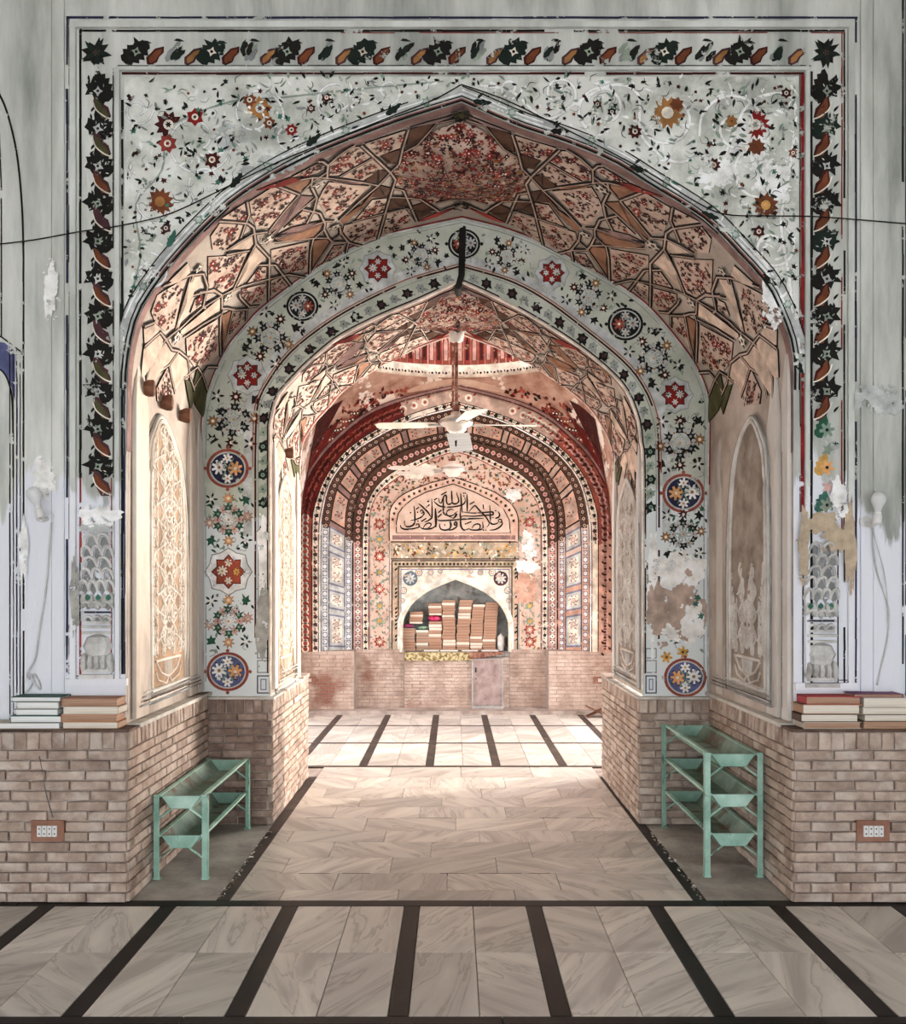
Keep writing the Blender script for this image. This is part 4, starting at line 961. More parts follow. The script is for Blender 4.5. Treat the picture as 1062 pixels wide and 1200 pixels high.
def netvault(sf, parent, remap, ribw, floral_n=1.0, ridge=.014, fs=1.0):
    ribs = Pt(); deco = Pt()
    def mp(q): return remap(sf0.inv(*q))
    sf0 = VA
    for mir in (0, 1):
        def T(q, mir=mir):
            u, t = mp(q); return (1-u if mir else u, t)
        for rb in NET:
            st = [T(q) for q in rb]; pts = []
            for a, b in zip(st[:-1], st[1:]):
                for j in range(2): pts.append((a[0]+(b[0]-a[0])*j/2, a[1]+(b[1]-a[1])*j/2))
            pts.append(st[-1]); K = len(pts); w = ribw; vs = []; P3 = [sf(*q) for q in pts]; N3 = [Vector(sf.nrm(*q)) for q in pts]
            for i in range(K):
                tn = P3[min(i+1, K-1)]-P3[max(i-1, 0)]; sd = N3[i].cross(tn)
                if sd.length < 1e-9: sd = Vector((0, 1, 0))
                sd.normalize()
                for off, h in ((-.5, .009), (-.44, .0125), (-.17, .0135), (.17, .0135), (.44, .0125), (.5, .009)): vs.append(P3[i]+sd*off*w+N3[i]*h)
            for c, cols in (('ink', (0, 1, 3, 4)), ('dust', (2,))):
                ribs.add(vs, [(6*i+j, 6*i+j+1, 6*i+7+j, 6*i+6+j) for i in range(K-1) for j in cols], paint(c))
        for kd, poly in PAN+([('c', CEN+[(1082-x, y) for x, y in CEN[::-1][1:-1]])] if not mir else []):
            if kd == 'c': st = [mp(q) if q[0] <= 541 else (1-mp((1082-q[0], q[1]))[0], mp((1082-q[0], q[1]))[1]) for q in poly]
            else: st = [T(q) for q in poly]
            if mir and kd != 'c': st = st[::-1]
            us = [q[0] for q in st]; ts = [q[1] for q in st]; cu, ct = sum(us)/len(us), sum(ts)/len(ts)
            if max(us)-min(us) < .004: continue
            area_ = abs(sum(st[i][0]*st[(i+1) % len(st)][1]-st[(i+1) % len(st)][0]*st[i][1] for i in range(len(st))))/2
            mb = MB(); top = [sf(u, t, .008) for u, t in st]; bot = [sf(u, t, .0) for u, t in st]; n = len(st)
            mtl = VF if kd in 'fc' else paint({'k': 'brown', 'b': 'mauve' if R.random() < .4 else 'tan', 't': 'tan', 'p': 'pale', 'o': 'olive', 'r': 'rose'}[kd])
            if kd == 'b': mtl = paint('tan') if R.random() < .5 else paint('mauve')
            nn = Vector(sf.nrm(cu, ct))
            if kd == 'c':
                mb2 = bmesh.new(); vv = [mb2.verts.new(v_) for v_ in top]; mb2.faces.new(vv); me_ = bpy.data.meshes.new('panel'); mb2.to_mesh(me_); mb2.free(); me_.materials.append(mtl); link('panel', me_, parent)
                tri = tessellate_polygon([[Vector((q[0]*3, q[1], 0)) for q in st]]); V3 = top
            else:
                hgt = ridge if kd in 'kbtpr' else .002
                if kd in 'kbtpr':       # folded kite: keel from one end to the other
                    far = max(((i, j) for i in range(n) for j in range(i+1, n)), key=lambda ij: (top[ij[0]]-top[ij[1]]).length)
                    cen = (top[far[0]]+top[far[1]])/2+nn*hgt
                else: cen = sum(top, Vector())/n+nn*hgt
                mb.add([cen]+top, [(0, i+1, (i+1) % n+1) for i in range(n)], mtl)
                mb.add(top+bot, [(i, (i+1) % n, n+(i+1) % n, n+i) for i in range(n)], paint('ink'))
                mb.build('panel', parent)
                tri = [(0, i+1, (i+1) % n+1) for i in range(n)]; V3 = [cen]+top; st = [(cu, ct)]+st
                if kd in 'kb' and area_ > .0001:    # keel line
                    deco.stroke3([top[far[0]]+nn*.004, cen+nn*.003, top[far[1]]+nn*.004], nn, ribw*.22, 'ink', 0)
            if kd in 'fc':
                for tr in tri:
                    a, b, c = (V3[i] for i in tr); nrm = (b-a).cross(c-a)
                    ar = nrm.length/2
                    if ar < 1e-6: continue
                    nrm.normalize(); 
                    if nrm.dot(nn) < 0: nrm = -nrm
                    num = ar*floral_n*(1900 if kd == 'f' else 2300)/fs/fs; num = int(num)+(R.random() < num-int(num))
                    for _ in range(num):
                        r1, r2 = math.sqrt(R.random()), R.random(); wa, wb, wc = 1-r1, r1*(1-r2), r1*r2
                        if min(wb, wc) < .06 and kd == 'f': continue
                        if kd == 'f' and wa < .14: continue
                        pt = a*wa+b*wb+c*wc; ax = (b-a).normalized(); fr = Fr(pt, ax, nrm.cross(ax), nrm); z = R.uniform(.018, .038)*fs
                        g = R.random(); cm = ['maroon', 'plum', 'ink', 'maroon', 'brown', 'maroon'] if kd == 'f' else ['red', 'maroon', 'maroon', 'rose', 'plum', 'ochre', 'ink']
                        if g < .62: deco.leaf(fr, 0, 0, R.uniform(0, 6.28), z, z*.5, R.choice(cm), 1+_ % 3, bend=.2)
                        elif g < .85: deco.star(fr, 0, 0, z*.62, 5, R.choice(cm), 1+_ % 3, .5, R.random()*3, .2)
                        else: deco.flower(fr, 0, 0, z*.8, 6, R.choice(['red', 'rose', 'maroon']), 'cream', None, 2)
        for x, y, r in STARS:
            u, t = T((x, y)); f = surfframe(sf, u, t); k = .0046*r*ribw/.026
            f.o = f.o+f.n*.012; deco.star(f, 0, 0, k*1.2, 5, 'ink', 1, .62, R.random()); deco.star(f, 0, 0, k*.95, 5, 'cream', 2, .6, R.random()); deco.star(f, 0, 0, k*.45, 5, 'plum', 3, .5)
    for (t0, t1, c) in ((.0, .045, 'mauve'), (.965, 1.0, 'rose')):
        vs = []; n = 120
        for i in range(n+1):
            u = .17+.66*i/n; vs += [sf(u, t0, .003), sf(u, t1, .003)]
        deco.add(vs, [(2*i, 2*i+1, 2*i+3, 2*i+2) for i in range(n)], paint(c))
    ribs.build('ribs', parent)
    return deco
dA = netvault(VA, vaultA, lambda q: q, .030)
# central rosette of the near vault
f = surfframe(VA, .5, VA.inv(541, 186)[1]); u_, t_ = .5, VA.inv(541, 186)[1]
fc = Fr(VA(.499, t_)+Vector((0, 0, -.03)), (1, 0, 0), (0, 1, 0), (0, 0, -1))
dA.flower(fc, 0, 0, .15, 10, 'maroon', 'red', 'plum', 2); dA.ring(fc, 0, 0, .05, .085, 'black', 6); dA.disk(fc, 0, 0, .045, 'rose', 6); dA.disk(fc, 0, 0, .02, 'cream', 7)
for k in range(8): a = k*math.pi/4; dA.flower(fc, .27*math.cos(a), .34*math.sin(a), .055, 7, 'red' if k % 2 else 'rose', 'cream', 'maroon', 2)
for k in range(70): a = R.random()*6.28; q = R.uniform(.15, .5); dA.leaf(fc, q*.8*math.cos(a), q*math.sin(a), R.random()*6, .05, .022, R.choice(['red', 'maroon', 'ochre', 'plum']), 3)
for yy_ in (130, 238):
    tt = VA.inv(541, yy_)[1]; fz = Fr(VA(.499, min(max(tt, .02), .98))+Vector((0, 0, -.02)), (1, 0, 0), (0, 1, 0), (0, 0, -1)); dA.star(fz, 0, 0, .07, 8, 'ink', 2, .7); dA.star(fz, 0, 0, .04, 6, 'olive', 3, .5)
dA.build('painted_sprays', vaultA)
dC = netvault(VC, vaultC, lambda q: (.5+(q[0]-.5)*1.0, q[1]), .021, floral_n=.9, ridge=.022, fs=.8)
fc = Fr(VC(.499, .5)+Vector((0, 0, -.025)), (1, 0, 0), (0, 1, 0), (0, 0, -1))
for r_, c, l in ((.20, 'pink', 2), (.18, 'redlt', 3), (.15, 'cream', 4), (.12, 'rose', 5), (.09, 'cream', 6), (.04, 'redlt', 7)): dC.star(fc, 0, 0, r_, 12, c, l, .88)
dC.build('painted_sprays', vaultC)
# white roll where the near vault meets the flowered face, dark line beside it
m = MB(); w = VA.B; m.tube([Vector((a[0]*.999, YB-.012, a[2]-.004)) for a in w], .009, paint('lgrey'), 6); m.build('edge_roll', vaultA)
m = MB(); w = VC.A; m.tube([Vector((a[0], YB-.004, a[2])) for a in w], .008, paint('cream'), 6); m.build('edge_roll', vaultC)
m = MB(); w = VC.B; m.tube([Vector((a[0], YC+.0, a[2])) for a in w], .010, paint('cream'), 6); m.build('edge_roll', vaultC)
# ================================================================== FLOWERED ARCH FACE
p = Pt(); fr0 = pxframe(0, 0, YB); fr0.o = P(0, 0, YB)
B_ = lambda x, y: pxframe(x, y, YB)
YY = YB
arch_line(aR, 0, 2.2, 'maroon', 4, 760, gap=.02); arch_line(aR, 3, 1.2, 'redlt', 4, 560); arch_line(aR, -3.2, 1.0, 'grey', 3, 760, gap=.05)
arch_line(aI, 3.2, 1.6, 'ink', 4, 790, gap=.02); arch_line(aI, 1.2, 1.6, 'pink', 5, 790); arch_line(aB, -5, 1.0, 'grey', 3, 800, gap=.05); arch_line(aB, 1.5, 3, 'grey', 3, 800)
arch_line(aR, 9, 10, 'lgrey', 1, 640, lo=14, hi=83)
# leaf garland between the two lines
for i in range(0, 66):
    u = .06+i*.88/66; a = aR.at(u); b = aI.at(u); c = (a+b)/2
    if c[1] > 700 or abs(u-.5) < .006: continue
    up = c[1] < 500; t = aR.at(u+.01)-aR.at(u-.01); an = math.atan2(t[1], t[0]); f = B_(*c)
    if c[1] > 600 and R.random() < .35: continue
    if i % 2: c1, c2 = ('black', 'plum') if up else ('dgreen', 'lgreen')
    else: c1, c2 = ('grey', 'sage') if up else ('sage', 'lgreen')
    p.star(f, 0, 0, 7.2 if i % 2 else 6.2, 6, c1, 2, .68, R.random(), .15); p.disk(f, 0, 0, 2.6, c2, 3, 6); p.leaf(f, 0, 0, an+.5, 10, 4, c1, 2); p.disk(f, 0, 0, 1, 'ink', 4, 5)
def medallion(x, y, r, dark):
    f = B_(x, y)
    p.ring(f, 0, 0, r*.86, r, 'black' if dark else 'redlt', 3, 28, .92); p.ring(f, 0, 0, r*.78, r*.84, 'lgrey', 3, 28, .92); p.disk(f, 0, 0, r*.8, 'black' if dark else 'navy', 2, 24, r*.73)
    if not dark: p.disk(f, 0, 0, r*.8, 'blue', 3, 24, r*.73) if y > 700 else None
    for a in (0, math.pi/2, math.pi, 3*math.pi/2): p.leaf(f, r*.97*math.cos(a), r*.9*math.sin(a), a, 4.5, 5, 'black' if dark else 'redlt', 3)
    s = 1 if x < 540 else -1; cf = 'lgrey' if dark else 'white'
    p.flower(f, -s*r*.4, -r*.05, r*.36, 8, cf, 'ochre', 'ink', 4); p.flower(f, s*r*.36, 0, r*.34, 7, 'redlt' if dark else 'peach', 'cream', 'maroon' if dark else 'navy', 4)
    p.flower(f, 0, -r*.48, r*.24, 6, cf, 'gold', None, 4); p.flower(f, 0, r*.48, r*.24, 6, cf, 'gold', None, 4)
    for k in range(6): a = k*1.05; p.leaf(f, 0, 0, a, r*.6, 2.4, 'lgreen' if not dark else 'grey', 4)
def starmed(x, y, r, dark):
    f = B_(x, y); p.star(f, 0, 0, r*1.5, 8, 'grey', 1, .86); p.star(f, 0, 0, r*1.42, 8, 'lgrey' if dark else 'white', 2, .86)
    p.star(f, 0, 0, r*1.08, 8, 'ink' if dark else 'maroon', 3, .74); p.star(f, 0, 0, r, 8, 'red' if dark else 'brick', 4, .74)
    s = 1 if x < 540 else -1; cf = 'lgrey' if dark else 'cream'
    p.flower(f, -s*r*.38, -r*.05, r*.34, 8, cf, 'gold', 'ink', 5); p.flower(f, s*r*.5, 0, r*.24, 6, 'gold' if not dark else cf, 'rust', 'ink', 5); p.flower(f, 0, -r*.55, r*.24, 6, cf, 'peach', None, 5); p.flower(f, 0, r*.55, r*.24, 6, cf, 'peach', None, 5)
def cluster(x, y, s, ang, low):
    f = B_(x, y); ca, sa = math.cos(ang), math.sin(ang)
    def q(a, b): return x+(a*ca-b*sa)*s, y+(a*sa+b*ca)*s
    L1, L2 = ('green', 'dgreen') if low else ('black', 'ink'); F1 = ('pink', 'peach', 'salmon') if low else ('lgrey', 'maroon', 'ochre')
    c = q(0, 0); f = B_(*c); p.flower(f, 0, 0, 7*s, 9, 'white' if low else 'lgrey', 'gold', 'grey', 1)
    for k in range(6):
        a = k*math.pi/3+.5; c = q(15*math.cos(a), 15*math.sin(a)); f = B_(*c)
        p.ivy(f, 0, 0, 8.6*s, a+ang, L1, 3); p.disk(f, 0, 0, 1.8*s, 'sage' if low else 'grey', 4, 6)
        a += math.pi/6; c = q(14*math.cos(a), 14*math.sin(a)); f = B_(*c); p.flower(f, 0, 0, 6.0*s, 7, F1[0], 'ochre', 'grey', 0)
    for k, (a_, b_) in enumerate(((0, -27), (0, 27), (-24, 4), (24, -4))):
        c = q(a_, b_); f = B_(*c); p.star(f, 0, 0, 8.4*s, 8, L2 if not low else 'rust', 2, .5, .2); p.star(f, 0, 0, 7*s, 8, F1[1] if k < 2 else F1[2], 3, .5, .2); p.disk(f, 0, 0, 2.1*s, 'cream', 4, 7)
    for sx, sy in ((-1, -1), (1, -1), (-1, 1), (1, 1)):
        c = q(22*sx, 26*sy); f = B_(*c)
        if sx*sy > 0:
            for k in range(5): p.leaf(f, 2*math.cos(k*1.26), 2*math.sin(k*1.26), k*1.26, 7*s, 3*s, L2, 2)
            p.disk(f, 0, 0, 2*s, 'cream', 4, 6)
        else: p.ivy(f, 0, 0, 9.5*s, R.random()*6, L1, 2); p.leaf(f, 6, 4, 1, 7, 3, L2, 2)
for x, y, r, d in ((354.5, 359, 19, 1), (267, 549, 25, 0), (267, 787, 25, 0), (544, 286, 19, 1), (733, 380, 21, 1), (801, 578, 25, 0), (803, 794, 25, 0)): medallion(x, y, r, d)
for x, y, r, d in ((290, 440, 16, 1), (443, 315, 15, 1), (647, 320, 14, 1), (791, 463, 15, 1), (268, 670, 19, 0)): starmed(x, y, r, d)
for x, y, s, a, low in ((397, 333, .74, .9, 0), (317, 396, .92, .5, 0), (274, 492, 1.0, .1, 0), (268, 609, .92, 0, 1), (268, 728, .92, 0, 1), (493, 299, .66, 1.25, 0), (594, 301, .66, -1.25, 0), (690, 349, .78, -.95, 0), (766, 420, .88, -.6, 0), (797, 519, .96, 0, 0), (801, 626, .86, 0, 0)): cluster(x, y, s, a, low)
# small leaves filling the band
cnt = 0
inner = [tuple(q) for q in aR.p]; outer = [tuple(q) for q in aB.p]
centres = [(354,359,24),(267,549,28),(267,787,28),(544,286,22),(733,380,24),(801,578,28),(803,794,28),(290,440,24),(443,315,20),(647,320,20),(791,463,22),(268,670,28)]
while cnt < 620:
    u = R.random(); w = R.uniform(.12, .88); a = aB.at(u); 
    j = int(np.argmin(np.hypot(aR.p[:, 0]-a[0], aR.p[:, 1]-a[1]))); b = aR.p[j]; x, y = a*(1-w)+b*w; cnt += 1
    if any((x-c[0])**2+(y-c[1])**2 < c[2]**2 for c in centres): continue
    if y > 812: continue
    f = B_(x, y); low = y > 560; c = R.choice(['green', 'dgreen', 'sage', 'lgreen'] if low else ['black', 'ink', 'dgreen', 'sage'])
    if R.random() < .7: p.leaf(f, 0, 0, R.random()*6.28, R.uniform(5, 9), R.uniform(2.6, 4.4), c, 1, bend=.3)
    elif R.random() < .5: p.ivy(f, 0, 0, R.uniform(3.5, 5.5), R.random()*6, c, 1)
    else: a0 = R.random()*6; p.stroke(f, [(0, 0), (5*math.cos(a0), 5*math.sin(a0)), (9*math.cos(a0+1), 9*math.sin(a0+1))], .8, 'grey', 1, smooth=3)
# small cartouches at the foot of the border strip
for (xa, xb) in ((299, 318), (754, 771)):
    for y0_, y1_, c in ((760, 771, 'grey'), (774, 788, 'grey'), (792, 812, 'navy')):
        p.rectline(fr0, xa+3, y0_, xb-2, y1_, 1.3, c, 3)
    p.rectline(fr0, xa+7, 796, xb-6, 808, 1, 'blue', 4)
# fallen plaster
bl = p.blob
bl(B_(308, 730), 0, 0, 8, 42, 'stone', 5, jit=.2); bl(B_(309, 655), 0, 0, 7, 45, 'chalk', 4, jit=.3)
bl(B_(796, 668), 0, 0, 28, 22, 'chalk', 5); bl(B_(796, 718), 0, 0, 30, 36, 'dust', 6, jit=.22); bl(B_(765, 690), 0, 0, 7, 60, 'chalk', 4); bl(B_(768, 712), 0, 0, 9, 32, 'dust', 6)
bl(B_(812, 730), 0, 0, 12, 26, 'chalk', 7); bl(B_(786, 742), 0, 0, 11, 8, 'chalk', 8, jit=.5); bl(B_(815, 735), 0, 0, 7, 5, 'chalk', 8)
for x, y in ((815, 708), (822, 722), (818, 700)): p.ivy(B_(x, y), 0, 0, 6, R.random()*6, 'teal', 8)
for x, y in ((781, 770), (800, 764)): p.flower(B_(x, y), 0, 0, 7, 6, 'gold', 'rust', None, 8)
p.build('painted_flowers', wall_mid)

# ================================================================== JAMBS: mouldings and carved jali panels
def side_panel(parent, X, sg, corners, ground, lat, latmat, den=1.0, urn=True, worn=None, frame='grey'):
    """pointed stucco panel on the jamb plane X. corners = pixel outline, left-bottom going up over the apex to right-bottom"""
    pts = [S(x, y, X) for x, y in corners]; n = Vector((sg, 0, 0))
    yz = [(q[0], q[1]) for q in cr_dense([(q[1], q[2]) for q in pts], 5)]
    zb = sum(q[2] for q in (pts[0], pts[-1]))/2
    yz = [(a, max(b, zb)) for a, b in yz]
    cy_, cz_ = sum(q[0] for q in yz)/len(yz), sum(q[1] for q in yz)/len(yz)
    mb = MB(); h0, h1 = .004, .02
    mb.add([(X+sg*h0, cy_, cz_)]+[(X+sg*h0, a, b) for a, b in yz], [(0, i+1, (i+1) % len(yz)+1) for i in range(len(yz))], ground); mb.build('panel_ground', parent)
    mb = MB(); 
    def outline(sc): return [(cy_+(a-cy_)*sc[0], cz_+(b-cz_)*sc[1]) for a, b in yz]
    W_ = max(a for a, b in yz)-min(a for a, b in yz)
    for sc_, r_, m_ in (((1.0, 1.0), .012, latmat), ((1.16, 1.045), .009, latmat), ((1.28, 1.07), .005, paint(frame))):
        o_ = outline(sc_); mb.tube([Vector((X+sg*.008, a, b)) for a, b in o_+o_[:1]], r_, m_, 5)
    mb.build('panel_frame', parent)
    # lattice
    q = Pt(); ymin, ymax = min(a for a, b in yz), max(a for a, b in yz); zmax = max(b for a, b in yz); Wd = ymax-ymin; yc = (ymin+ymax)/2
    def seg(path, w, col=None, h=.012):
        cur = []; 
        for a, b in path+[(None, None)]:
            if a is not None and inside((cy_+(a-cy_)*1.03, cz_+(b-cz_)*1.01), yz) and not (worn and worn(b, a)): cur.append(Vector((X, a, b)))
            else:
                if len(cur) > 1:
                    K = len(cur); vs = []
                    for i, p_ in enumerate(cur):
                        t = (cur[min(i+1, K-1)]-cur[max(i-1, 0)]); sd = n.cross(t).normalized()*w/2
                        vs += [p_+n*.004+sd*1.2, p_+n*h+sd*.6, p_+n*h-sd*.6, p_+n*.004-sd*1.2]
                    q.add(vs, [(4*i+j, 4*i+j+1, 4*i+5+j, 4*i+4+j) for i in range(K-1) for j in range(3)], latmat)
                cur = []
    z0_ = zb+.02+(.20 if urn else 0); NP_ = 1
    amp = Wd*.24
    for k in (-1, 1):
        for ph, am, per in ((0, amp, .26), (math.pi, amp, .26), (math.pi/2, amp*1.7, .26), (0, amp*.5, .13), (math.pi, amp*.5, .13)):
            path = [(yc+k*am*.5+k*am*.5*math.cos(2*math.pi*(z0_+i*.012)/per+ph), z0_+i*.012) for i in range(int((zmax-z0_)/.012))]
            seg(path, .010)
    z = z0_; i = 0
    while z < zmax:
        for k in (-1, 1):
            for dx in (.14, .34, .44):
                a0 = yc+k*Wd*dx; r_ = .026+.012*((i+int(dx*50)) % 2); 
                seg([(a0+k*r_*math.cos(t_)*.7, z+r_*math.sin(t_)) for t_ in [j*.7+(.5 if i % 2 else 2.2) for j in range(8)]], .008, h=.010)
                seg([(a0-k*.01, z-.02), (a0+k*.012, z), (a0-k*.006, z+.03)], .013, h=.014)
        if i % 3 == 1:
            seg([(yc+.045*math.sin(t_), z+.06*math.cos(t_)) for t_ in [j*math.pi/5 for j in range(11)]], .010, h=.014); seg([(yc-.02, z), (yc, z+.03), (yc+.02, z), (yc, z-.03), (yc-.02, z)], .008)
        z += .055; i += 1
    if urn:
        zz = zb+.16
        seg([(yc-Wd*.36, zz), (yc+Wd*.36, zz)], .014); seg([(yc-Wd*.36, zz), (yc-Wd*.22, zz-.07), (yc-.03, zz-.10), (yc+.03, zz-.10), (yc+Wd*.22, zz-.07), (yc+Wd*.36, zz)], .012)
        for j in range(-3, 4): seg([(yc+j*.02, zz-.09), (yc+j*.03, zz-.01)], .006)
        for k in (-1, 1): seg([(yc, zz-.10), (yc+k*.05, zz-.14), (yc+k*Wd*.3, zz-.11), (yc+k*Wd*.36, zz-.06)], .010)
    q.build('carved_lattice', parent)
XAL = VA.A[0][0]; XAR = VA.A[-1][0]
GTAN = mat('lattice_ground', ['#8f7259', '#a98a6e', '#bb9d82'], scale=7, bump=.3); LATM = mat('lattice_stucco', ['#d6c8b8', '#e8ddd0', '#f2eae0'], scale=7)
GGREY = mat('lattice_ground_grey', ['#776b60', '#8f8276', '#a3978b'], scale=7, bump=.3); LATG = mat('lattice_stucco_grey', ['#bdb6ae', '#d2ccc5', '#e0dcd7'], scale=7)
XJL = lambda d: XAL+.003
side_panel(vaultA, -1.728, 1, [(176, 812), (175, 640), (176, 540), (181, 510), (190, 494), (203, 525), (211, 565), (215, 640), (215, 795)], GTAN, None, LATM)
# right jamb tilts slightly, use its mean plane
side_panel(vaultA, 1.690, -1, [(858, 795), (858, 640), (862, 560), (869, 520), (881, 494), (891, 512), (897, 545), (899, 640), (899, 812)], GGREY, None, LATG, worn=lambda z, y: 1.62+.12*math.sin(y*30) < z < 3)
side_panel(vaultC, -1.266, 1, [(325, 800), (324, 650), (326, 600), (329, 575), (335, 562), (341, 590), (343, 620), (343, 690), (343, 790)], GTAN, None, LATM)
side_panel(vaultC, 1.219, -1, [(726, 782), (726, 650), (727, 600), (731, 578), (736, 565), (743, 585), (747, 615), (748, 680), (748, 796)], GGREY, None, LATG)
# pilaster strips and base lines of the jambs
p = Pt(); m = MB()
def sbox(x0px, x1px, y0px, X, sg, d, m_, topz, zb=.89):
    a, b = sorted((S(x0px, 700, X)[1], S(x1px, 700, X)[1])); c_ = (a+b)/2; m.add([(X, a, topz), (X, b, topz), (X, c_, topz+.42), (X+sg*d, a, topz), (X+sg*d, b, topz), (X+sg*.004, c_, topz+.42)], [(3, 4, 5), (0, 3, 5, 2), (1, 4, 5, 2)], m_); m.box((min(X, X+sg*d), min(a, b), zb), (max(X, X+sg*d), max(a, b), topz), m_)
for (a, b, X, sg, mt, tz) in ((155, 170, -1.735, 1, PLR, 2.55), (219, 227, -1.735, 1, PLR, 2.45), (229, 235.5, -1.735, 1, PLRR, 2.35), (903, 916, 1.715, -1, PLRR, 2.45), (838, 850, 1.70, -1, PLRR, 2.4), (921, 928, 1.722, -1, PLRR, 2.6),
                              (319, 322.5, -1.272, 1, PLR, 2.35), (345.5, 349, -1.272, 1, PLR, 2.3), (720.5, 723, 1.229, -1, PLRR, 2.3), (749.5, 752, 1.229, -1, PLRR, 2.35)):
    sbox(a, b, 0, X, sg, .022, mt, tz)
m.build('pilaster_strip', vaultA)
for X, sg, ya, yb, zz in ((-1.728, 1, YA+.06, YB-.02, .90), (1.69, -1, YA+.06, YB-.02, .90), (-1.266, 1, YB+.1, YC-.08, .87), (1.219, -1, YB+.1, YC-.08, .87)):
    for k, (c, w) in enumerate((('grey', .010), ('ink', .006), ('grey', .010), ('lgrey', .008))):
        z = zz+.05+k*.022; p.stroke3([(X, ya+.08+k*.02, z), (X, yb-.08-k*.02, z)], (sg, 0, 0), w, c, 1, h=.026)
for X, sg, px_s in ((-1.729, 1, (153, 172, 173.5, 217, 228.5)), (1.693, -1, (836, 851.5, 853, 901.5, 918))):
    for i, x in enumerate(px_s):
        yy = S(x, 700, X)[1]; p.stroke3([(X, yy, .93), (X, yy, 2.3)], (sg, 0, 0), .012 if i % 2 else .007, 'grey' if i % 2 else 'ink', 1, h=.006)
p.build('painted_lines', vaultA)

# ================================================================== FAR WALL ORNAMENT
p = Pt()
class Band:
    """between two pixel arches on the plane/soffit; u along, w across, unit metres via pxframe at the depth"""
    def __init__(s, a, b, Ya, Yb=None): s.a, s.b, s.Ya, s.Yb = a, b, Ya, Ya if Yb is None else Yb
    def fr(s, u, w):
        a = s.a.at(u); b = s.b.at(u); A3 = P(a[0], a[1], s.Ya); B3 = P(b[0], b[1], s.Yb); c = A3*(1-w)+B3*w
        a2 = s.a.at(min(u+.006, 1 if u >= .5 else .5)); a1 = s.a.at(max(u-.006, 0 if u <= .5 else .5)); t = (P(a2[0], a2[1], s.Ya)-P(a1[0], a1[1], s.Ya)).normalized()
        if s.Yb != s.Ya:
            x = (B3-A3).normalized(); n = t.cross(x).normalized()
            ctr = Vector((0, c[1]-1, 1.5))-c
            if n.dot(ctr) < 0: n = -n
        else: n = Vector((0, -1, 0))
        k = .0107; bb = n.cross(t).normalized()
        return Fr(c, t*k, bb*k, n)
    def fill(s, c, w0=0.02, w1=.98, l=0, u0=0, u1=1, n=96):
        vs = []
        for i in range(n+1):
            u = u0+(u1-u0)*i/n
            for w in (w0, w1):
                f = s.fr(u, w); vs.append(f.pt(0, 0, hh(l)))
        p.add(vs, [(2*i, 2*i+1, 2*i+3, 2*i+2) for i in range(n)], paint(c))
    def line(s, w, wd, c, l=2, u0=0, u1=1):
        n = 96; pts = []; ns = []
        for i in range(n+1): f = s.fr(u0+(u1-u0)*i/n, w); pts.append(f.o); ns.append(f.n)
        p.stroke3(pts, ns, wd*.0107, c, l)
def hi(u): return .20 < u < .80
# red net on the squinches
TRm = TR
for k in range(260):
    u = R.choice([R.uniform(.10, .42), R.uniform(.58, .90)]); t = R.uniform(.03, .6)
    o = TRm(u, t); n = Vector(TRm.nrm(u, t)); a = Vector((n.y, -n.x, 0)).normalized(); f = Fr(o+n*.004, a*.0107, a.cross(n)*.0107, n)
    p.leaf(f, 0, 0, R.random()*6, R.uniform(5, 9), 4, R.choice(['maroon', 'rednet', 'redlt', 'rose', 'ink']), 2+k % 3, bend=.2)
def trquad(u0, t0, u1, t1, c, l):
    n = 4; vs = []
    for i in range(n+1):
        for j in range(n+1): vs.append(TRm(u0+(u1-u0)*i/n, t0+(t1-t0)*j/n, .004+hh(l)))
    p.add(vs, [(i*(n+1)+j, (i+1)*(n+1)+j, (i+1)*(n+1)+j+1, i*(n+1)+j+1) for i in range(n) for j in range(n)], paint(c))
for s_ in (0, 1):
    M_ = (lambda u: 1-u) if s_ else (lambda u: u)
    trquad(M_(.10), .0, M_(.29), .42, 'rednet', 0); trquad(M_(.29), .0, M_(.36), .22, 'rednet', 0); trquad(M_(.14), .42, M_(.25), .7, 'maroon', 0)
    for k in range(20):
        u = .12+k*.0115; 
        for j in range(3):
            t = .06+j*.12+(.06 if k % 2 else 0)
            o = TRm(M_(u), t); n = Vector(TRm.nrm(M_(u), t)); a = Vector((n.y, -n.x, 0)).normalized(); f = Fr(o+n*.006, a*.0107, a.cross(n)*.0107, n)
            p.star(f, 0, 0, 4.6, 4, 'redlt', 1, .5); p.star(f, 0, 0, 3.4, 4, 'ink' if (k+j) % 3 else 'redlt', 2, .55); p.disk(f, 0, 0, 1.2, 'cream', 3, 5)
b = Band(c_out, c_red, Y0-.02); b.fill('mauve', 0, 1, 1); b.line(0, 1.2, 'plum', 2); b.line(1, 1.3, 'maroon', 3)
b = Band(c_red, c_lf, Y0-.004); b.fill('rednet', 0, 1, 0, .2, .42); b.fill('redlt', 0, 1, 0, .66, .84); b.fill('redlt', 0, 1, 0, 0, .2); b.fill('salmon', 0, 1, 0, .84, 1); b.fill('dust', 0, 1, 0, .42, .66)
for i in range(120):
    u = (i+.5)/120; f = b.fr(u, .5); c = ('redlt', 'maroon') if .2 < u < .42 else ('pink', 'maroon') if u > .66 else ('cream', 'rose')
    if .42 < u < .60 and R.random() < .7: continue
    p.ring(f, 0, 0, 2.6, 4.4, c[0], 2, 9); p.disk(f, 0, 0, 1.6, c[1], 2, 6); p.leaf(f, 4, (-1)**i*4, .6, 5, 3, c[1], 2)
b = Band(c_lf, c_0, Y0-.006); b.fill('cream', 0, 1, 0); b.line(0, 1.0, 'ink', 2); b.line(.97, 1.6, 'white', 3); b.line(.82, .9, 'ink', 3)
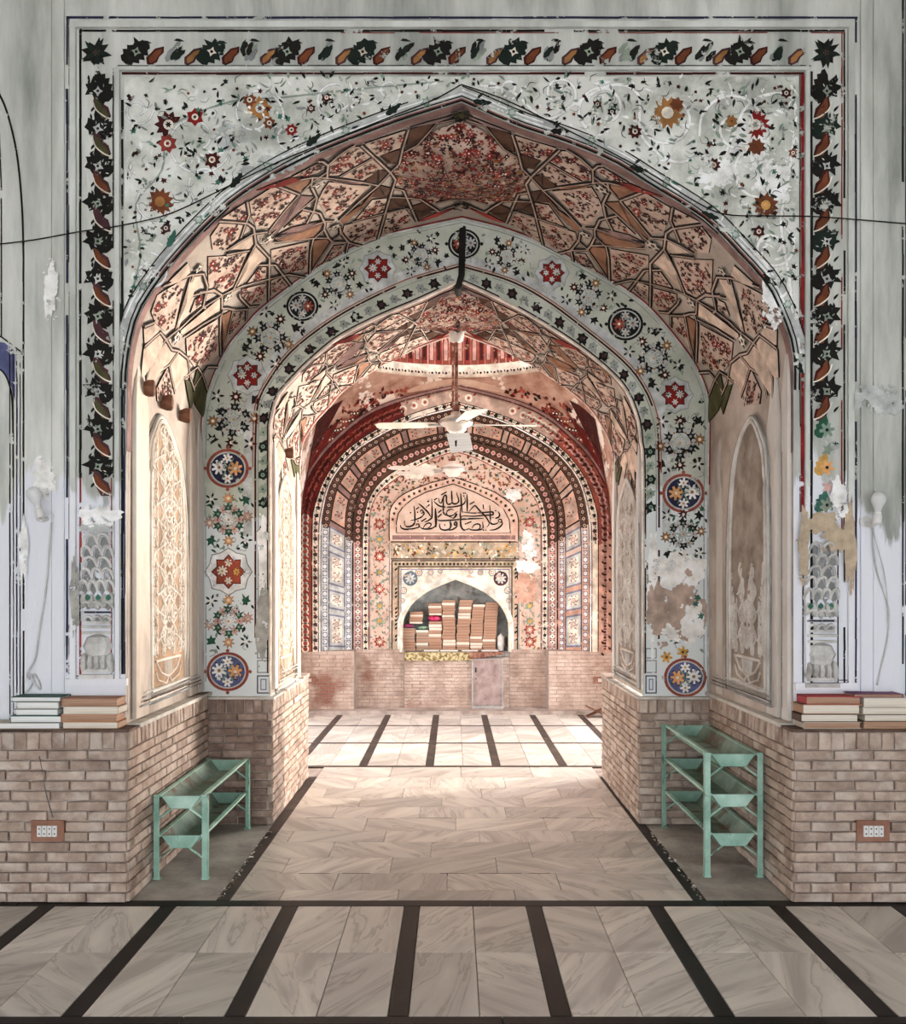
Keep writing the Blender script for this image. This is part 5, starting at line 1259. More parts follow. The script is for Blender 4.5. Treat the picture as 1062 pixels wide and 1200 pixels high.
for i in range(84):
    u = (i+.5)/84
    if .43 < u < .47 or u > .83: continue
    f = b.fr(u, .42); p.star(f, 0, 0, 3.2, 5, 'ink' if hi(u) else 'plum', 2, .65, R.random()); p.leaf(f, 2, 0, .3, 5, 2.4, 'lgreen' if i % 2 else 'redlt', 3)
def cells(b, n, u0, u1):
    for i in range(n):
        u = u0+(u1-u0)*(i+.5)/n; f = b.fr(u, .5); up = hi(u)
        yield i, u, f, up
b = Band(c_0, c_1, Y0-.0, Y1-.0)
b.fill('lgrey', .0, 1, 0, 0, .2); b.fill('mauve', 0, 1, 0, .2, .5); b.fill('dust', 0, 1, 0, .5, .8); b.fill('salmon', .0, 1, 0, .86, 1)
b.fill('brown', .03, .26, 1, .2, .8); b.fill('brown', .74, .97, 1, .2, .8)
for w in (.03, .26, .74, .97): b.line(w, .9, 'ink', 2)
for i in range(92):
    u = (i+.5)/92; 
    for w in (.145, .855):
        f = b.fr(u, w); up = hi(u); c = ('ink', 'dust') if up else ('slate', 'white')
        p.star(f, 0, 0, 4.6, 4, c[0], 2, .6, .785); p.disk(f, 0, 0, 2.3, c[1], 3, 7); p.disk(f, 0, 0, 1.1, 'brown' if up else 'lgrey', 4, 6)
us = []
u = .012; k = 0
while u < .485:
    L_ = (.046, .024)[k % 2]; us.append((u, u+L_, k % 2)); u += L_+.016; k += 1
for (ua, ub, sq_) in us+[(1-b_, 1-a_, s_) for a_, b_, s_ in us]:
    uc = (ua+ub)/2; up = hi(uc)
    g = 'dust' if up else 'cream'
    b.fill('ink' if up else 'slate', .27, .73, 1, ua-.004, ub+.004, 6); b.fill('salmon' if up else 'lgrey', .29, .71, 2, ua-.001, ub+.001, 6); b.fill(g, .35, .65, 3, ua+.004, ub-.004, 6)
    for j in range(1 if sq_ else 2):
        f = b.fr(ua+(ub-ua)*(j+.5)/(1 if sq_ else 2), .5); p.ring(f, 0, 0, 2.2, 3.2, 'mauve', 4, 9); p.star(f, 0, 0, 2, 5, 'rose' if up else 'pink', 4, .5); [p.leaf(f, 4.2*math.cos(a_q), 3.4*math.sin(a_q), a_q+.7, 4, 2, 'brown' if up else 'mauve', 4, bend=.4) for a_q in (.3, 1.2, 2.1, 3.3, 4.2, 5.3)]
b = Band(c_1, c_2, Y1-.004); b.fill('brown', 0, 1, 0, .2, .8); b.fill('pink', 0, 1, 0, 0, .2); b.fill('pink', 0, 1, 0, .8, 1); b.line(0, 1, 'ink', 2); b.line(1, 1, 'ink', 2)
for i in range(86):
    u = (i+.5)/86; f = b.fr(u, .5); up = hi(u); p.star(f, 0, 0, 4.6, 4, 'ink' if up else 'plum', 1, .6, .785); p.disk(f, 0, 0, 2.8, 'pink' if up else 'cream', 2, 8); p.disk(f, 0, 0, 1.1, 'rose' if up else 'blue', 3, 5)
b = Band(c_2, c_3, Y1-.006); b.fill('cream', 0, 1, 0); b.line(0, 1, 'ink', 2); b.line(1, 1.1, 'rose', 3)
for i in range(76):
    u = (i+.5)/76; f = b.fr(u, .5); p.star(f, 0, 0, 2.7, 5, R.choice(['ink', 'dgreen', 'plum']), 2, .6, R.random()); p.leaf(f, 2, -1, .3, 4, 2, R.choice(['gold', 'salmon', 'lgreen']), 3)
# floral ground inside the inner arch
fr0 = pxframe(0, 0, Y1); fr0.o = P(0, 0, Y1); C_ = lambda x, y: pxframe(x, y, Y1)
poly3 = [tuple(q) for q in c_3.p]
tymp_o = [(456.5, 634), (456.5, 606), (459, 594), (468, 583), (482, 575), (505, 566), (532, 559.5), (555, 567), (580, 577), (597, 589), (605, 600), (607.5, 612), (607.5, 634)]
for _ in range(2600):
    x, y = R.uniform(433, 635), R.uniform(530, 762)
    if not inside((x, y), poly3) or inside((x, y), tymp_o) or (458 < x < 608 and 634 < y): continue
    f = C_(x, y); up = y < 600; q = R.random()
    if up: c = R.choice(['olive', 'rust', 'redlt', 'lgreen', 'plum', 'ochre']) if y < 575 or x < 470 else R.choice(['olive', 'lgreen', 'rust', 'sage'])
    else: c = R.choice(['sage', 'lgreen', 'ochre', 'pink', 'salmon', 'grey'])
    if q < .7: p.leaf(f, 0, 0, R.random()*6.28, R.uniform(3, 5.5), 2.2, c, 1+_ % 3, bend=.3)
    else: p.star(f, 0, 0, R.uniform(1.6, 2.8), 5, c, 2, .5, R.random())
for (x, ys) in ((445, (614, 652, 690, 752)), (621, (612, 652, 752, 738))):
    for y in ys: p.star(C_(x, y), 0, 0, 7.5, 8, 'rose', 3, .62); p.star(C_(x, y), 0, 0, 4.5, 8, 'salmon', 4, .6); p.disk(C_(x, y), 0, 0, 1.6, 'cream', 5, 6)
    for y in (632, 671, 710, 728): p.star(C_(x, y), 0, 0, 6, 8, 'lgreen', 3, .6); p.star(C_(x, y), 0, 0, 3.2, 6, 'gold', 4, .6)
for x in (433.5, 456.5, 608, 634): p.stroke(fr0, [(x, 600 if x in (433.5, 634) else 636), (x, 763)], 1.2, 'grey', 3)
p.blob(C_(490, 552), 0, 0, 22, 9, 'cream', 6, jit=.25); p.blob(C_(602, 580), 0, 0, 8, 8, 'chalk', 6, jit=.2); p.blob(C_(620, 640), 0, 0, 9, 16, 'chalk', 6); p.blob(C_(616, 690), 0, 0, 14, 17, 'salmon', 7, jit=.15); p.blob(C_(618, 664), 0, 0, 12, 9, 'chalk', 6); p.blob(C_(635, 690), 0, 0, 8, 18, 'dust', 6)
# band under the tympanum
p.rect(fr0, 458, 635, 608, 655, 'ochre', 1); p.rect(fr0, 458, 635, 608, 655, 'dirtcream', 2)
for i in range(170):
    x, y = R.uniform(460, 606), R.uniform(637, 653); p.leaf(C_(x, y), 0, 0, R.random()*6.28, 5, 2.4, R.choice(['olive', 'gold', 'cream', 'rust', 'lgreen', 'sage']), 3+i % 3, bend=.3)
for y in (635, 655): p.stroke(fr0, [(458, y), (608, y)], 1.2, 'ink', 6)
# frame of the niche
p.rect(fr0, 459, 656, 607, 667, 'dirtcream', 1); p.rect(fr0, 459, 667, 469.5, 763, 'dirtcream', 1); p.rect(fr0, 597.5, 667, 607, 763, 'dirtcream', 1)
for (x0, y0, x1, y1, c) in ((459.5, 657, 606.5, 764, 'ink'), (467, 664, 600, 764, 'ink')): p.rectline(fr0, x0, y0, x1, y1, 1.2, c, 4)
for i in range(31): 
    x = 464+i*4.55; p.star(C_(x, 661), 0, 0, 2.0, 5, R.choice(['ink', 'olive', 'dgreen']), 5, .6)
for i in range(19):
    for x in (463.3, 603.5): p.leaf(C_(x, 668+i*4.6), 0, 1, -1.2, 4.6, 2.6, R.choice(['ink', 'grey', 'maroon', 'salmon']), 5, bend=.2)
vs_ = []
for i in range(len(a_n.p)):
    x, y = a_n.p[i]; xo = 469 if i < NH else 598
    vs_ += [P(x, y, Y1)+Vector((0, -hh(2), 0)), P(xo if i != NH else x, y if i != NH else 666.5, Y1)+Vector((0, -hh(2), 0))]
vs_ = []
for i in range(NH+1):
    for sx_ in (0, 1):
        pass
for side_ in (0, 1):
    idx = range(NH+1) if side_ == 0 else range(NH, 2*NH+1); q_ = []
    for i in idx:
        x, y = a_n.p[i]; q_ += [P(x, y, Y1)+Vector((0, -hh(2), 0)), P(469 if side_ == 0 else 598, y, Y1)+Vector((0, -hh(2), 0))]
    p.add(q_, [(2*j, 2*j+1, 2*j+3, 2*j+2) for j in range(NH)], paint('cream'))
p.rect(fr0, 469, 666.5, 598, 677, 'cream', 2); p.rectline(fr0, 470, 667.5, 597, 764, 1, 'blue', 4)
# outline roll of the niche arch
m = MB(); m.tube([Vector((a[0], Y1-.006, a[2])) for a in nw], .028, paint('cream'), 6); m.tube([Vector((a[0]*1.045, Y1-.004, .0+a[2]+.035*(a[2]-nw[0][2]))) for a in nw], .012, paint('white'), 6); m.build('niche_roll', wall_back)
for sx in (-1, 1):
    for (dx, y, r) in ((52, 672, 3.6), (43, 671, 4.6), (29, 671, 3.6), (18, 669.5, 3), (61, 692, 4.4), (62, 704, 3)):
        f = C_(534+sx*dx, y); p.ring(f, 0, 0, r*.7, r, 'grey', 5, 12); p.disk(f, 0, 0, r*.55, 'salmon', 5, 8); p.disk(f, 0, 0, r*.25, 'cream', 6, 6)
    f = C_(534+sx*53, 678); p.disk(f, 0, 0, 8.6, 'steel' if sx < 0 else 'plum', 6, 16); p.flower(f, 0, 0, 6.4, 8, 'lgrey', 'sage', None, 7)
# plain and blue pieces of the lower reveal; fallen plaster
def sblob(x, y, rx, ry, c, Y=Y0-.012, l=4): p.blob(pxframe(x, y, Y), 0, 0, rx, ry, c, l)
sblob(600, 475, 0.1, .1, 'salmon')
# tympanum with the inscription
m = MB(); cy0 = (532, 600)
def ext(poly, Yf, Yb, mt):
    f = [P(x, y, Y1) for x, y in poly]; n = len(f); c = P(532, 606, Y1)
    m.add([(c[0], Yf, c[2])]+[(q[0], Yf, q[2]) for q in f]+[(q[0], Yb, q[2]) for q in f], [(0, i+1, (i+1) % n+1) for i in range(n)]+[(i+1, (i+1) % n+1, n+(i+1) % n+1, n+i+1) for i in range(n)], mt)
tb = mat('tympanum_border', ['#c9a592', '#d9baa6', '#e6cdbb'], scale=6); tg = mat('tympanum_ground', ['#bfa593', '#cdb5a3', '#d8c3b3'], scale=5, bump=.2)
ext(tymp_o, Y1-.03, Y1, tb)
tymp_i = [(465, 625), (465, 612), (467, 602), (473, 594), (484, 585), (500, 577), (531, 567.5), (556, 577), (578, 588), (590, 597), (596.5, 609), (598, 625)]
ext(tymp_i, Y1-.045, Y1, tg); m.build('inscription_panel', wall_back)
ft = pxframe(0, 0, Y1); ft.o = P(0, 0, Y1)+Vector((0, -.03, 0)); fi = Fr(P(0, 0, Y1)+Vector((0, -.046, 0)), ft.a, ft.b, ft.n)
p.stroke(ft, tymp_o[:6], 1.2, 'ink', 2, smooth=3); p.stroke(ft, tymp_o[5:9], 1.2, 'ink', 2); p.stroke(ft, tymp_o[8:], 1.2, 'ink', 2, smooth=3)
p.stroke(fi, tymp_i[:7], 1.1, 'ink', 2); p.stroke(fi, tymp_i[6:], 1.1, 'ink', 2); p.stroke(fi, [tymp_i[0], tymp_i[-1]], .8, 'mauve', 2)
mid = [((a[0]+b[0])/2, (a[1]+b[1])/2) for a, b in zip(resample(tymp_o[1:7], 13), resample(tymp_i[1:7], 13))]+[((a[0]+b[0])/2, (a[1]+b[1])/2) for a, b in zip(resample(tymp_o[6:12], 13), resample(tymp_i[6:11], 13))]
for x, y in mid: f = Fr(ft.pt(x, y, 0), ft.a, ft.b, ft.n); p.star(f, 0, 0, 2.2, 5, R.choice(['ink', 'plum', 'olive']), 3, .65); p.disk(f, 1.6, .6, 1.0, 'salmon', 4, 5)
p.rect(ft, 460, 627.5, 604, 632.5, 'mauve', 2)
p.build('painted_ornament', wall_back)
# inscription strokes
q = Pt()
def T1(pts): return [(465+x/15.17, 565+y/15.17) for x, y in pts]
def T2(pts): return [(525+x/14.16, 565+y/14.16) for x, y in pts]
def pen(pts, w=1.5, sm=4):
    q.stroke(fi, pts, w*1.18, 'black', 3, smooth=sm if len(pts) > 2 else 0, taper=len(pts) > 2)
A1 = [([(70,765),(85,815),(150,842),(250,838),(340,822),(430,800)],1.7), ([(350,790),(352,760),(375,742),(400,765),(395,800),(370,818),(340,822)],1.4), ([(430,805),(460,832),(540,838),(620,828),(670,800),(690,770)],1.7),
 ([(470,825),(510,762),(570,732),(612,748),(600,792),(540,832)],1.5), ([(688,470),(695,600),(700,700),(697,810)],2.6), ([(625,300),(630,450),(630,620),(600,662),(540,700),(495,712)],1.7), ([(395,390),(470,452),(560,545),(610,625)],1.8),
 ([(520,460),(590,402)],1.4), ([(440,705),(530,648)],1.4), ([(425,545),(425,515),(448,500),(470,520),(468,548),(445,556),(425,545)],1.4), ([(465,510),(492,555),(450,620),(360,662),(250,690)],1.6), ([(345,490),(400,450)],1.2),
 ([(310,430),(322,520),(326,620),(320,730),(270,782),(190,797),(148,765),(142,690)],1.8), ([(790,235),(890,180)],1.3), ([(745,280),(755,340),(770,372),(798,372),(815,320),(840,260),(868,238),(884,260),(886,330),(895,380),(925,404),(965,392),(983,350),(985,160)],1.6),
 ([(985,350),(1000,388),(1040,388),(1075,380)],1.5), ([(1062,445),(950,452),(850,448),(760,428),(700,385),(665,345)],1.6), ([(665,325),(720,292)],1.2), ([(1015,505),(975,488),(915,505),(882,550),(905,598),(965,605),(1010,585),(1030,560)],1.5),
 ([(835,290),(830,400),(832,500),(842,565),(885,602)],1.7), ([(730,632),(800,572)],1.4), ([(740,548),(800,500)],1.3), ([(725,670),(760,688),(860,688),(960,684),(1075,680)],1.6), ([(955,690),(972,760),(950,820),(900,852),(840,855),(785,835),(762,780),(770,740)],1.7), ([(1000,640),(1018,640),(1040,600),(1052,560)],1.3), ([(1062,735),(1030,730),(1022,755),(1040,775),(1062,770)],1.4)]
A2 = [([(58,150),(66,250),(72,355)],1.7), ([(-10,372),(50,362),(75,345),(100,368),(145,362),(178,325),(175,280),(155,225),(145,178)],1.6), ([(210,185),(220,300),(225,410),(240,520)],1.8), ([(278,255),(288,320),(250,375),(170,402),(80,415),(-15,415)],1.6), ([(315,205),(320,350),(320,500)],1.8),
 ([(250,498),(330,512),(450,518),(600,508),(735,500),(748,525),(735,548),(600,556),(420,572),(255,566),(215,600)],1.6), ([(345,500),(395,440),(450,396),(500,450),(560,512),(620,572),(665,640),(680,705),(620,775)],1.7), ([(360,375),(440,330)],1.3), ([(583,375),(590,465)],1.1), ([(690,385),(700,500),(703,620),(712,690),(760,702),(810,690),(835,665)],1.7),
 ([(845,665),(835,640),(855,620),(885,630),(888,660),(865,672),(845,665)],1.4), ([(890,640),(898,700),(850,755),(780,790),(690,802)],1.7), ([(828,490),(856,540),(840,585),(785,602),(728,588)],1.7), ([(-10,632),(150,628),(300,615),(450,610),(590,605)],1.7),
 ([(572,662),(582,740),(570,780),(500,797),(400,797),(330,772)],1.7), ([(400,765),(430,720),(480,698),(528,712),(530,765),(480,797)],1.5), ([(280,702),(390,658)],1.3), ([(205,430),(208,560),(215,720),(245,785),(290,800),(335,782)],1.8), ([(105,690),(115,665),(140,665),(152,690),(135,712),(110,705),(105,690)],1.4),
 ([(150,690),(150,735),(105,775),(40,800),(-20,790)],1.6), ([(25,660),(45,720),(30,780),(-15,800)],1.5), ([(165,490),(120,520),(150,540),(125,580),(90,605),(60,590)],1.3), ([(215,600),(200,560),(210,500)],1.3), ([(60,590),(20,570),(-10,560)],1.4)]
for a, w in A1: pen(T1(a), w)
for a, w in A2: pen(T2(a), w)
for x, y in T1([(380,698),(555,350),(375,540),(250,548),(855,766),(570,345)])+T2([(265,235),(790,480),(590,800),(630,800),(262,190),(290,190)]):
    q.fan(Fr(fi.pt(x, y, 0), fi.a, fi.b, fi.n), [(0, -1.1), (1.1, 0), (0, 1.1), (-1.1, 0)], 'black', 3)
q.build('inscription', wall_back, label='black calligraphic inscription in two rows')
# ================================================================== THINGS
GREEN = mat('green_enamel', ['#76a08f', '#9ac2b1', '#b9dacc'], scale=4, rough=.45, bump=.15, bscale=30, spec=.5, dirt='#5d6a5c', dscale=6, dlo=.58, dhi=.64)
GREEND = mat('dusty_green_enamel', ['#5f7a6c', '#7f9688', '#9aa99c'], scale=4, rough=.6, bump=.2, dirt='#6b5e50', dscale=5, dlo=.52, dhi=.62)
def rack(label, x0, x1, y0, y1, tops, hgt, lean):
    cx, cy = (x0+x1)/2, (y0+y1)/2; t = thing('shoe_rack', label, 'shoe rack', (cx, cy, 0)); w = (x1-x0)/2; d = (y1-y0)/2; lw = .030; th = .004
    legs = MB()
    m = MB(); m.box((-lw/2, -th, 0), (lw/2, th, hgt), GREEN); m.box((-lw/2, 0, 0), (-lw/2+th*1.6, .03, hgt), GREEN); m.box((-lw/2-.004, -.006, 0), (lw/2+.004, .03, .008), GREEN); me = m.mesh('leg')
    for sx in (-1, 1):
        for sy in (-1, 1): 
            o = link('leg', me, t, loc=(sx*(w-.004), sy*d, 0)); o.scale = (-sx, -sy, 1)
    for z in tops:
        m = MB(); dep = .068; iw = w-.028; bw = iw-.05
        prof = [(-iw, z), (-bw, z-dep), (bw, z-dep), (iw, z)]; n = 10
        for a, b in zip(prof[:-1], prof[1:]):
            m.add([(a[0], -d+.01, a[1]), (b[0], -d+.01, b[1]), (b[0], d-.01, b[1]), (a[0], d-.01, a[1])], [(0, 1, 2, 3)], GREEND)
            m.add([(a[0], -d+.01, a[1]-.003), (b[0], -d+.01, b[1]-.003), (b[0], d-.01, b[1]-.003), (a[0], d-.01, a[1]-.003)], [(3, 2, 1, 0)], GREEN)
        m.build('tray', t)
        for sy in (-1, 1):
            e = MB(); y = sy*(d-.008); e.add([(-iw, y-.002, z), (-bw, y-.002, z-dep), (bw, y-.002, z-dep), (iw, y-.002, z), (-iw, y+.002, z), (-bw, y+.002, z-dep), (bw, y+.002, z-dep), (iw, y+.002, z)],
                             [(0, 1, 2, 3), (7, 6, 5, 4), (0, 4, 5, 1), (1, 5, 6, 2), (2, 6, 7, 3), (3, 7, 4, 0)], GREEN); e.build('end_plate', t)
        for sx in (-1, 1):
            e = MB(); x = sx*iw; e.box((min(x, x+sx*.022), -d, z-.006), (max(x, x+sx*.022), d, z+.006), GREEN); e.build('rail', t)
            for sy in (-1, 1):
                e = MB(); e.tube([(sx*(w-.012), sy*(d-.004), z-dep-.055), (sx*(bw-.01), sy*(d-.004), z-dep)], .006, GREEN, 5); e.build('brace', t)
    return t
rack('pale green metal shoe rack with two trays by the left brick wall', -1.655, -1.385, .36, 1.40, (.452, .238), .46, 0)
rack('pale green metal shoe rack with three trays by the right brick wall', 1.345, 1.64, .40, 1.44, (.672, .452, .238), .68, 0)

# books
def bookmat(name, c): return mat(name, [c, c], rough=.7, scale=8)
PAGES = mat('book_pages', ['#cbbfae', '#e2d8c8', '#efe8dc'], scale=3, stretch=(1, 1, 40), bump=.3)
PAGEW = mat('white_pages', ['#d5d5d2', '#ebebe8', '#f4f4f2'], scale=3, stretch=(1, 1, 40))
PAGET = mat('tan_pages', ['#8a6a56', '#ab8770', '#c4a28c'], scale=3, stretch=(1, 1, 40))
def book(label, cat_group, c, sz, loc, pages=PAGES, rz=0, spine='front', cover2=None, parts=True):
    w, d, h = sz; cm = bookmat('cover_'+c, PAL[c] if c in PAL else c); ct = .0035 if h > .02 else .002
    if parts:
        t = thing('book', label, 'book', loc, cat_group, rz)
        m = MB(); m.box((-w/2, -d/2, 0), (w/2, d/2, ct), cm); m.box((-w/2, -d/2, h-ct), (w/2, d/2, h), cm)
        if spine == 'back': m.box((-w/2, d/2-ct, 0), (w/2, d/2, h), cm)
        elif spine == 'right': m.box((w/2-ct, -d/2, 0), (w/2, d/2, h), cm)
        elif spine == 'left': m.box((-w/2, -d/2, 0), (-w/2+ct, d/2, h), cm)
        else: m.box((-w/2, -d/2, 0), (w/2, -d/2+ct, h), cm)
        m.build('cover', t)
        q = MB(); e = .006; q.box((-w/2+(e if spine != 'left' else ct), -d/2+(e if spine != 'front' else ct), ct), (w/2-(e if spine != 'right' else ct), d/2-(e if spine != 'back' else ct), h-ct), pages); q.build('pages', t)
        return t
    m = MB(); m.box((-w/2, -d/2, 0), (w/2, d/2, ct), cm); m.box((-w/2, -d/2, h-ct), (w/2, d/2, h), cm); m.box((-w/2+.003, -d/2+.003, ct), (w/2-.003, d/2-.003, h-ct), pages)
    o = m.build('book', None, loc=loc); o.rotation_euler = (0, 0, rz); tag(o, label, 'book', cat_group); return o
PAL.update(coverbrown='#9c6f55', covergrey='#8b8680', coverorange='#c08058', covergreen='#3d5a52', coverred='#a8383a', coverpurple='#6d3a62', coverdark='#5a4439', covertan='#a88468', coverpale='#c2b7a8')
zl = ZD+.012
def px2x(px, D=4.62): return CX+(px-VX)*D/F
# left pair of stacks on the ledge
z = zl; W1 = px2x(141)-px2x(72); xc = (px2x(141)+px2x(72))/2
for i, (c, lab, h, dx) in enumerate((('covertan', 'thick tan covered book at the bottom of the right-hand stack on the left ledge', .036, -.002), ('coverorange', 'orange-brown book, second from the bottom of the left ledge stack', .036, -.006), ('coverpale', 'cream covered book under the grey-topped one on the left ledge', .040, .0), ('coverbrown', 'brown edged book with grey cover topping the stack on the left ledge', .040, -.004))):
    book(lab, 'books in the cream and orange stack on the left ledge', c, (W1-.012, .125, h), (xc+dx, .073, z), PAGES if i % 2 == 0 else PAGET, spine='left' if i % 2 else 'right'); z += h+.0005
z = zl; W2 = .40
for i, (c, lab, h, x0, x1) in enumerate((('coverpale', 'widest white-edged book at the bottom of the green stack, left ledge', .030, -20, 71), ('covergreen', 'white-edged book with dark green cover lying on the widest book, left ledge', .036, 12, 73), ('covergreen', 'dark green mottled book in the middle of the stack beside the left wall edge', .034, 18, 69), ('coverpale', 'white-edged book second from top in the green stack, left ledge', .034, 20, 70), ('covergreen', 'thin green book on top of the stack below the tied cord', .026, 14, 72))):
    book(lab, 'books in the green and white stack on the left ledge', c, (px2x(x1)-px2x(x0), .125, h), ((px2x(x0)+px2x(x1))/2, .073, z), PAGEW, spine='back'); z += h+.0005
z = zl
for i, (c, lab, h, x0, x1) in enumerate((('coverpale', 'pale worn book at the bottom of the red-topped stack', .034, 941, 1009), ('coverdark', 'dark brown bound book lying second in the red-topped stack', .040, 938, 1006), ('covertan', 'thick tan-paged book under the red one on the right ledge', .048, 940, 1008), ('coverred', 'red covered book on top of the inner stack, right ledge', .040, 944, 1009))):
    book(lab, 'books in the red-topped stack on the right ledge', c, (px2x(x1)-px2x(x0), .125, h), ((px2x(x0)+px2x(x1))/2, .073, z), (PAGET, PAGES, PAGES, PAGET)[i], spine='left'); z += h+.0005
z = zl
for i, (c, lab, h, x0, x1) in enumerate((('covertan', 'tan book at the bottom of the stack with the purple top', .036, 1011, 1085), ('coverdark', 'brown book second from the bottom of the purple-topped stack', .036, 1012, 1084), ('coverpale', 'grey-white book in the middle of the purple-topped stack', .034, 1010, 1082), ('coverpale', 'thick loose-paged book just under the purple one', .050, 1011, 1066), ('coverpurple', 'thin purple and red patterned book topping the right ledge', .018, 1000, 1058))):
    book(lab, 'books in the purple-topped stack on the right ledge', c, (px2x(x1)-px2x(x0), .125, h), ((px2x(x0)+px2x(x1))/2, .073, z), (PAGET, PAGES, PAGES, PAGES, PAGET)[i], spine='back' if i % 2 else 'right'); z += h+.0005

# books piled in the niche
kN = (Y1+.12-CY)/F
def nx(px): return CX+(px-VX)*kN
zf = ZN+.004
PK = dict(a='#b08a72', b='#c49a80', c='#8f6a58', d='#7c8a86', e='#a9826a', f='#d0b098'); 
stacks = [ # left px, right px, base px height list, top px, colour pool, lean, label
 (472, 487, 736, 'dd', 'grey-green book in the leftmost pile of the niche'), (488, 503, 737, 'dc', 'greyish book in the second pile from the left under the green cloth'),
 (503, 518, 729, 'abe', 'brown book in the pile under the pink bundle'), (519, 534, 704, 'aeb', 'brown book in the fourth pile from the left of the niche'),
 (535, 550, 705, 'bae', 'light brown book in the middle pile of the niche'), (551, 565, 708, 'bea', 'light brown book in the third pile from the right of the niche'), (566, 581, 706, 'baf', 'pinkish tan book in the rightmost tall pile of the niche')]
BROWS = ['#a77d66', '#b98e75', '#c7a18a', '#96705b', '#ad8f7e']; GREYS = ['#7f8b88', '#8e8f86', '#6e7c7a', '#9a958a']
for k, c in enumerate(BROWS+GREYS): PAL['nb%d' % k] = c
tops_ = {}
ORD = ['bottom', 'second', 'third', 'fourth', 'fifth', 'sixth', 'seventh', 'eighth', 'ninth', 'tenth', 'eleventh', 'twelfth', 'thirteenth', 'fourteenth', 'fifteenth', 'sixteenth', 'seventeenth', 'eighteenth', 'nineteenth', 'twentieth', 'twenty-first', 'twenty-second']
PILE = ['leftmost grey-green pile', 'low grey pile under the green cloth', 'pile under the pink bundle', 'tall pile right of the pink bundle', 'middle tall pile', 'tall pile second from the white vessel', 'tall pile next to the white vessel']
def booklab(k, pile): return ('worn niche book at the bottom of the '+pile) if k == 0 else ('worn niche book, '+ORD[k]+' up in the '+pile)
for si, (xa, xb, ytop, pool, lab) in enumerate(stacks):
    z = zf; ztop = CH-(ytop-VY)*kN; w = nx(xb)-nx(xa); k = 0; xc = (nx(xa)+nx(xb))/2
    while z < ztop-.02:
        h = R.uniform(.030, .044); c = 'nb%d' % (R.randrange(5) if 'd' not in pool or R.random() < .2 else 5+R.randrange(4))
        book(booklab(k, PILE[si]), 'books of the '+PILE[si], c, (w*R.uniform(.98, 1.05), .19, h), (xc+R.uniform(-.006, .006)+(.0006*k*k*.25 if si > 3 else -.0004*k), Y1+.17+R.uniform(-.01, .01), z), PAGET if R.random() < .8 else PAGES, parts=False, rz=R.uniform(-.02, .02)); z += h+.0006; k += 1; tops_[si] = z
# leaning upper piles
def loosepile(xa, xb, z, n, lab, grp):
    w = nx(xb)-nx(xa); xc = (nx(xa)+nx(xb))/2
    for _ in range(n):
        h = R.uniform(.026, .036); book(booklab(_, lab), grp, 'nb%d' % R.randrange(5), (w*R.uniform(.92, 1), .18, h), (xc+R.uniform(-.005, .005), Y1+.17, z), PAGET if _ % 3 else PAGES, parts=False, rz=R.uniform(-.03, .03)); z += h+.0006
    return z
zp = CH-(735.5-VY)*kN
loosepile(479, 496, zp+.04, 4, 'tan book piled upper left over the grey books', 'books of the upper left pile in the niche') if False else None
# soft bundles between the piles
def bundle(label, cat, px, py, w, h, mt, d=.12, name='cloth_bundle'):
    m = MB(); c = (nx(px), Y1+.17, py+.001); nn_, kk = 14, 7; vs = []; fs = []
    for i in range(kk+1):
        ph = -math.pi/2+math.pi*i/kk
        for j in range(nn_):
            a = 2*math.pi*j/nn_; q = 1+.12*math.sin(3*a+i)+.07*math.sin(7*a+2*i); ce = abs(math.cos(a))**.7*math.copysign(1, math.cos(a)); vs.append((w/2*math.cos(ph)**.5*ce*q if abs(math.cos(ph)) > 1e-3 else 0, d/2*math.cos(ph)*math.sin(a)*q, h/2*math.sin(ph)+h/2))
    for i in range(kk):
        for j in range(nn_): fs.append((i*nn_+j, i*nn_+(j+1) % nn_, (i+1)*nn_+(j+1) % nn_, (i+1)*nn_+j))
    m.add(vs, fs, mt); o = m.build(name, None, smooth=True, loc=c); tag(o, label, cat); return o
zt3 = CH-(729-VY)*kN
PINKM = mat('pink_cloth', ['#a81f4e', '#d63a6c', '#e06a8e'], scale=20, bump=.5); GRC = mat('green_cloth', ['#6f9a80', '#8fb79c', '#a8c9b2'], scale=20, bump=.5); PUR = mat('magenta_cloth', ['#b0366e', '#cf5f90', '#7d2a58'], scale=20, bump=.5)
CREAMC = mat('white_cloth', ['#c9c8c4', '#e2e0dc', '#f0efec'], scale=20, bump=.5)
bundle('bright pink cloth bundle lying on the third pile of books in the niche', 'cloth', 510, tops_[2], .17, .075, PINKM)
bundle('pale green cloth folded on the second pile of the niche', 'cloth', 495.5, tops_[1], .14, .045, GRC)
bundle('magenta and black crumpled cloth on the leftmost niche pile', 'cloth', 479, tops_[0], .13, .05, PUR)
# upper left books resting on the bundles
z = tops_[2]+.08
for lab, grp, xa, xb, n, zz in (('small pile resting on the pink bundle', 'books piled above the pink bundle', 502, 518, 5, z), ('small pile resting on the magenta cloth', 'books piled above the magenta cloth', 480, 496, 5, max(tops_[0]+.055, tops_[1]+.05))):
    loosepile(xa, xb, zz, n, lab, grp)
